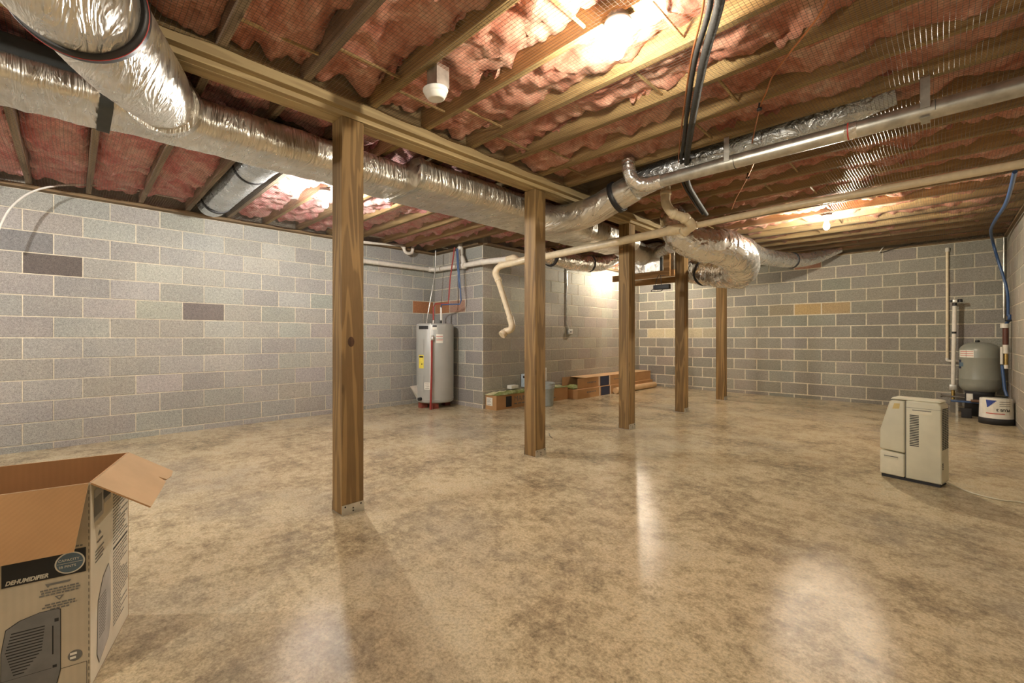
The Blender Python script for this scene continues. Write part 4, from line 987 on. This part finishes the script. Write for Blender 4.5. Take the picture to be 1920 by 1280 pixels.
# ------------------------------------------------------------------ big open dehumidifier carton
A = Vector((-1.862, .041, 0)); an1, an2 = math.radians(258), math.radians(163.5)
e1 = Vector((math.cos(an1), math.sin(an1), 0)); e2 = Vector((math.cos(an2), math.sin(an2), 0)); HB = .634; LW, DW = .52, .405
bx = thing('open_carton', 'large open cardboard dehumidifier carton with flaps folded out, lower left', 'box', A+e1*.25+e2*.2)
n1 = Vector((0, 0, 1)).cross(e1)*-1; n1 = Vector((-e1.y, e1.x, 0)); n1 = n1 if n1.x > 0 else -n1      # front face outward (towards the camera)
n2 = Vector((-e2.y, e2.x, 0)); n2 = n2 if n2.y > 0 else -n2                                        # right face outward
def slab(mb, p, u, v, n, th, m_out, m_in):
    a = [p, p+u, p+u+v, p+v]; b_ = [q-n*th for q in a]
    mb.add(a, [(0, 1, 2, 3)], m_out); mb.add(b_, [(3, 2, 1, 0)], m_in)
    mb.add(a+b_, [(0, 4, 5, 1), (1, 5, 6, 2), (2, 6, 7, 3), (3, 7, 4, 0)], 'card')
up = Vector((0, 0, HB))
mb = MB(); slab(mb, A, e1*LW, up, n1, .005, 'card_print', 'card_in'); mb.build('front_panel', bx)
mb = MB(); slab(mb, A, e2*DW, up, n2, .005, 'card_print_lit', 'card_in'); mb.build('right_panel', bx)  # paler than the front: the bulb's light on this side is in the colour
mb = MB(); slab(mb, A+e2*DW, e1*LW, up, -n1, .005, 'card_print', 'card_in'); mb.build('back_panel', bx)
mb = MB(); slab(mb, A+e1*LW, e2*DW, up, -n2, .005, 'card_print', 'card_in'); mb.build('left_panel', bx)
mb = MB(); slab(mb, A+Vector((0, 0, .002)), e1*LW, e2*DW, Vector((0, 0, -1)), .004, 'card', 'card_in'); mb.build('bottom_panel', bx)
# front flap hanging outwards
h0 = A+up+n1*.004; fl = Vector((0, 0, -.185))+n1*.045
mb = MB(); a = [h0+e1*.003, h0+e1*LW, h0+e1*(LW-.02)+fl, h0+e1*.026+fl]; nn = (a[1]-a[0]).cross(a[3]-a[0]).normalized()*.0045
nn = nn if nn.dot(n1) > 0 else -nn
mb.add(a, [(0, 1, 2, 3)], 'card_print'); mb.add([q+nn for q in a], [(0, 1, 2, 3)], 'card'); c8 = a+[q+nn for q in a]
mb.add(c8, [(0, 1, 5, 4), (1, 2, 6, 5), (2, 3, 7, 6), (3, 0, 4, 7)], 'card_light'); mb.build('front_flap', bx, label='brown flap folded down over the front')
# right flap, sticking out and slightly torn at its corner
h0 = A+up+n2*.002; d1 = Vector((.003, .142, -.112)); d2 = Vector((-.018, .137, -.108))
C0 = A+e2*DW+up+n2*.002
def lp(u, v): q0 = h0.lerp(C0, u); d = d1.lerp(d2, u); return q0+d*v
outl = [(0, 0), (1, 0), (1.02, 1.0), (.86, 1.03), (.72, .98), (.70, .80), (.66, .99), (.40, 1.0), (.0, 1.0)]
top_ = [lp(u, v) for u, v in outl]; nn = (C0-h0).cross(d1).normalized()*.0045; nn = nn if nn.z > 0 else -nn
bot_ = [q-nn for q in top_]; k = len(outl)
mb = MB().add(top_, [tuple(range(k))], 'card_light'); mb.add(bot_, [tuple(range(k))[::-1]], 'card_print')
mb.add(top_+bot_, [(i, (i+1) % k, k+(i+1) % k, k+i) for i in range(k)], 'card'); mb.build('right_flap', bx, label='light brown flap with a torn corner')
mb = MB(); a = A+e1*LW+up; slab(mb, a-e1*.006, e2*DW*.97, Vector((0, 0, -.16))-e1*.09, -e1, .004, 'card_in', 'card'); mb.build('left_flap', bx, label='flap folded inwards')
# printed artwork. front face frame: x to the right (=-e1), y up
TF = frame(A+n1*.0006, -e1, (0, 0, 1))      # x negative going left from the near corner
def rect(mb, x0, x1, z0, z1, mat, T, d=0): mb.add([(x0, z0, d), (x1, z0, d), (x1, z1, d), (x0, z1, d)], [(0, 1, 2, 3)], mat, False, T)
def ell(mb, cx, cz, a_, b_, mat, T, d=0, n=40): mb.add([(cx+a_*math.cos(i*2*math.pi/n), cz+b_*math.sin(i*2*math.pi/n), d) for i in range(n)], [tuple(range(n))], mat, False, T)
mb = MB(); rect(mb, -.185, -.010, .366, .440, 'ink', TF); rect(mb, -.49, -.188, .366, .440, 'ink', TF); mb.build('black_header', bx)
mb = MB(); ell(mb, -.045, .402, .033, .032, 'label', TF, .0004); ell(mb, -.045, .402, .0295, .0285, 'blueink', TF, .0008); rect(mb, -.073, -.017, .4015, .4025, 'label', TF, .0012)
mb.text('CAPACITY', .0098, 'label', TF @ Matrix.Translation((-.0705, .408, .001))); mb.text('25 PINTS', .0098, 'label', TF @ Matrix.Translation((-.0695, .389, .001))); mb.build('capacity_seal', bx)
mb = MB(); mb.text('DEHUMIDIFIER', .0165, 'label', TF @ Matrix.Translation((-.178, .372, .0005)) @ Matrix.Scale(.80, 4, (1, 0, 0)), shear=.3, bold=.0006); mb.build('lettering', bx)
mb = MB()
def poly(pts, mat, d=.0003): mb.add([(x, z, d) for x, z in pts], [tuple(range(len(pts)))], mat, False, TF)
# instruction block with triangles
poly([(-.098, .352), (-.042, .352), (-.046, .346), (-.088, .346), (-.092, .340)], 'greyink')
rs = random.Random(3)
for k, (a_, b_) in enumerate(((-.108, -.026), (-.106, -.022), (-.110, -.024))):
    x = a_; zc = .336-k*.0075
    while x < b_: w_ = rs.uniform(.004, .012); rect(mb, x, min(x+w_, b_), zc-.0045, zc, 'greyink', TF, .0003); x += w_+.0022
poly([(-.078, .311), (-.058, .311), (-.068, .297)], 'greyink'); poly([(-.0725, .3085), (-.0635, .3085), (-.068, .302)], 'card_print', .0005)
for k, (a_, b_) in enumerate(((-.098, -.034), (-.104, -.030), (-.088, -.046))):
    x = a_; zc = .292-k*.0075
    while x < b_: w_ = rs.uniform(.004, .012); rect(mb, x, min(x+w_, b_), zc-.0045, zc, 'greyink', TF, .0003); x += w_+.0022
# dashed edge line near the corner
for k in range(30): rect(mb, -.0042, -.0030, .02+k*.02, .032+k*.02, 'ink', TF, .0003)
x = -.15
while x < -.02: w_ = rs.uniform(.003, .008); rect(mb, x, x+w_, .4455, .4505, 'greyink', TF, .0003); x += w_+.002
ell(mb, -.034, .118, .016, .0165, 'greyink', TF, .0003); rect(mb, -.045, -.030, .121, .128, 'label', TF, .0005); rect(mb, -.045, -.032, .109, .116, 'label', TF, .0005)
rect(mb, -.07, -.008, .0895, .0905, 'ink', TF, .0003); rect(mb, -.0085, -.0075, .02, .0905, 'ink', TF, .0003)
mb.build('small_print', bx)
# picture of the appliance
grp = plain('print_mid_grey', (.17, .17, .165), .6); grl = plain('print_light_grey', (.42, .41, .40), .6)
mb = MB()
out = [(-.066, .268), (-.072, .272), (-.11, .272), (-.148, .262), (-.176, .244), (-.185, .18), (-.186, .06), (-.17, .025), (-.10, .02), (-.075, .045), (-.066, .09)]
poly([(x+(.0015 if x > -.12 else -.0015), z+(.0015 if z > .15 else -.0015)) for x, z in out], 'ink', .0003); poly(out, grp, .0005)
for k in range(15):
    z = .232-k*.0085; w0 = -.178+.002*abs(k-6); w1 = -.098-(k*.0008 if k < 8 else (k-7)*.006)
    rect(mb, w0, w1, z-.0032, z, 'ink', TF, .0008)
rect(mb, -.186, -.084, .1, .101, 'ink', TF, .0008); rect(mb, -.083, -.080, .14, .225, 'ink', TF, .0008); rect(mb, -.082, -.073, .1, .108, 'ink', TF, .0008); rect(mb, -.078, -.069, .235, .245, 'ink', TF, .0008)
mb.build('product_picture', bx)
# right face artwork: x runs away from the near corner
TR = frame(A+n2*.0006, e2, (0, 0, 1)); TRs = TR if (TR.col[2].xyz.dot(n2) > 0) else TR @ Matrix.Scale(-1, 4, (0, 0, 1))
mb = MB(); R_ = lambda x0, x1, z0, z1, m_, d=.0003: rect(mb, x0, x1, z0, z1, m_, TRs, d)
R_(.03, .115, .50, .60, grl); R_(.03, .10, .515, .575, grp, .0005); R_(.125, .19, .53, .60, grl)
mb.add([(.16+.018*math.cos(i*.26), .575+.022*math.sin(i*.26), .0006) for i in range(24)], [tuple(range(24))], 'ink', False, TRs)
R_(.115, .20, .545, .615, 'ink', .0004)
for k in range(4): R_(.04, .12-.01*(k % 2), .40-k*.011, .405-k*.011, 'greyink')
mb.add([(.05, .43, .0004), (.11, .43, .0004), (.11, .424, .0004), (.06, .424, .0004)], [(0, 1, 2, 3)], 'greyink', False, TRs)
mb.add([(.065, .445, .0004), (.095, .445, .0004), (.08, .46, .0004)], [(0, 1, 2)], 'greyink', False, TRs)
out = [(.165, .31), (.11, .29), (.065, .235), (.055, .07), (.075, .035), (.165, .065), (.185, .11), (.185, .27)]
mb.add([((x-.115)*1.03+.115, (z-.17)*1.02+.17, .0003) for x, z in out], [tuple(range(8))], 'ink', False, TRs); mb.add([(x, z, .0006) for x, z in out], [tuple(range(8))], grl, False, TRs)
for k in range(14): R_(.07, .145-.002*abs(k-4), .235-k*.0095, .239-k*.0095, 'greyink', .0009)
mb.build('product_picture', bx)
mb = MB(); rs = random.Random(5); z = .60
while z > .06:
    if not (.33 < z < .35):
        b_ = rs.choice([.30, .36, .38, .34, .39]); x = .215
        while x < b_: w_ = rs.uniform(.01, .03); R_(x, min(x+w_, b_), z-.0045, z, 'greyink'); x += w_+.004
    z -= .0115
R_(.215, .385, .333, .341, 'ink')
mb.build('small_print', bx)

# small chips and debris on the floor
MB_ = [(1290, 905), (1024, 815)]
for i, (x, y) in enumerate([(1405, 963)]):
    p = at(x, y, Z=.0)
o = MB().tube(smooth_path([at(1030, 812, Z=.003), at(1031, 817, Z=.003), at(1036, 821, Z=.003)], .01), .003, 'box_metal', 6).build('wire_scrap')
tag(o, 'tiny bent scrap of wire on the floor right of the second post', 'scrap')
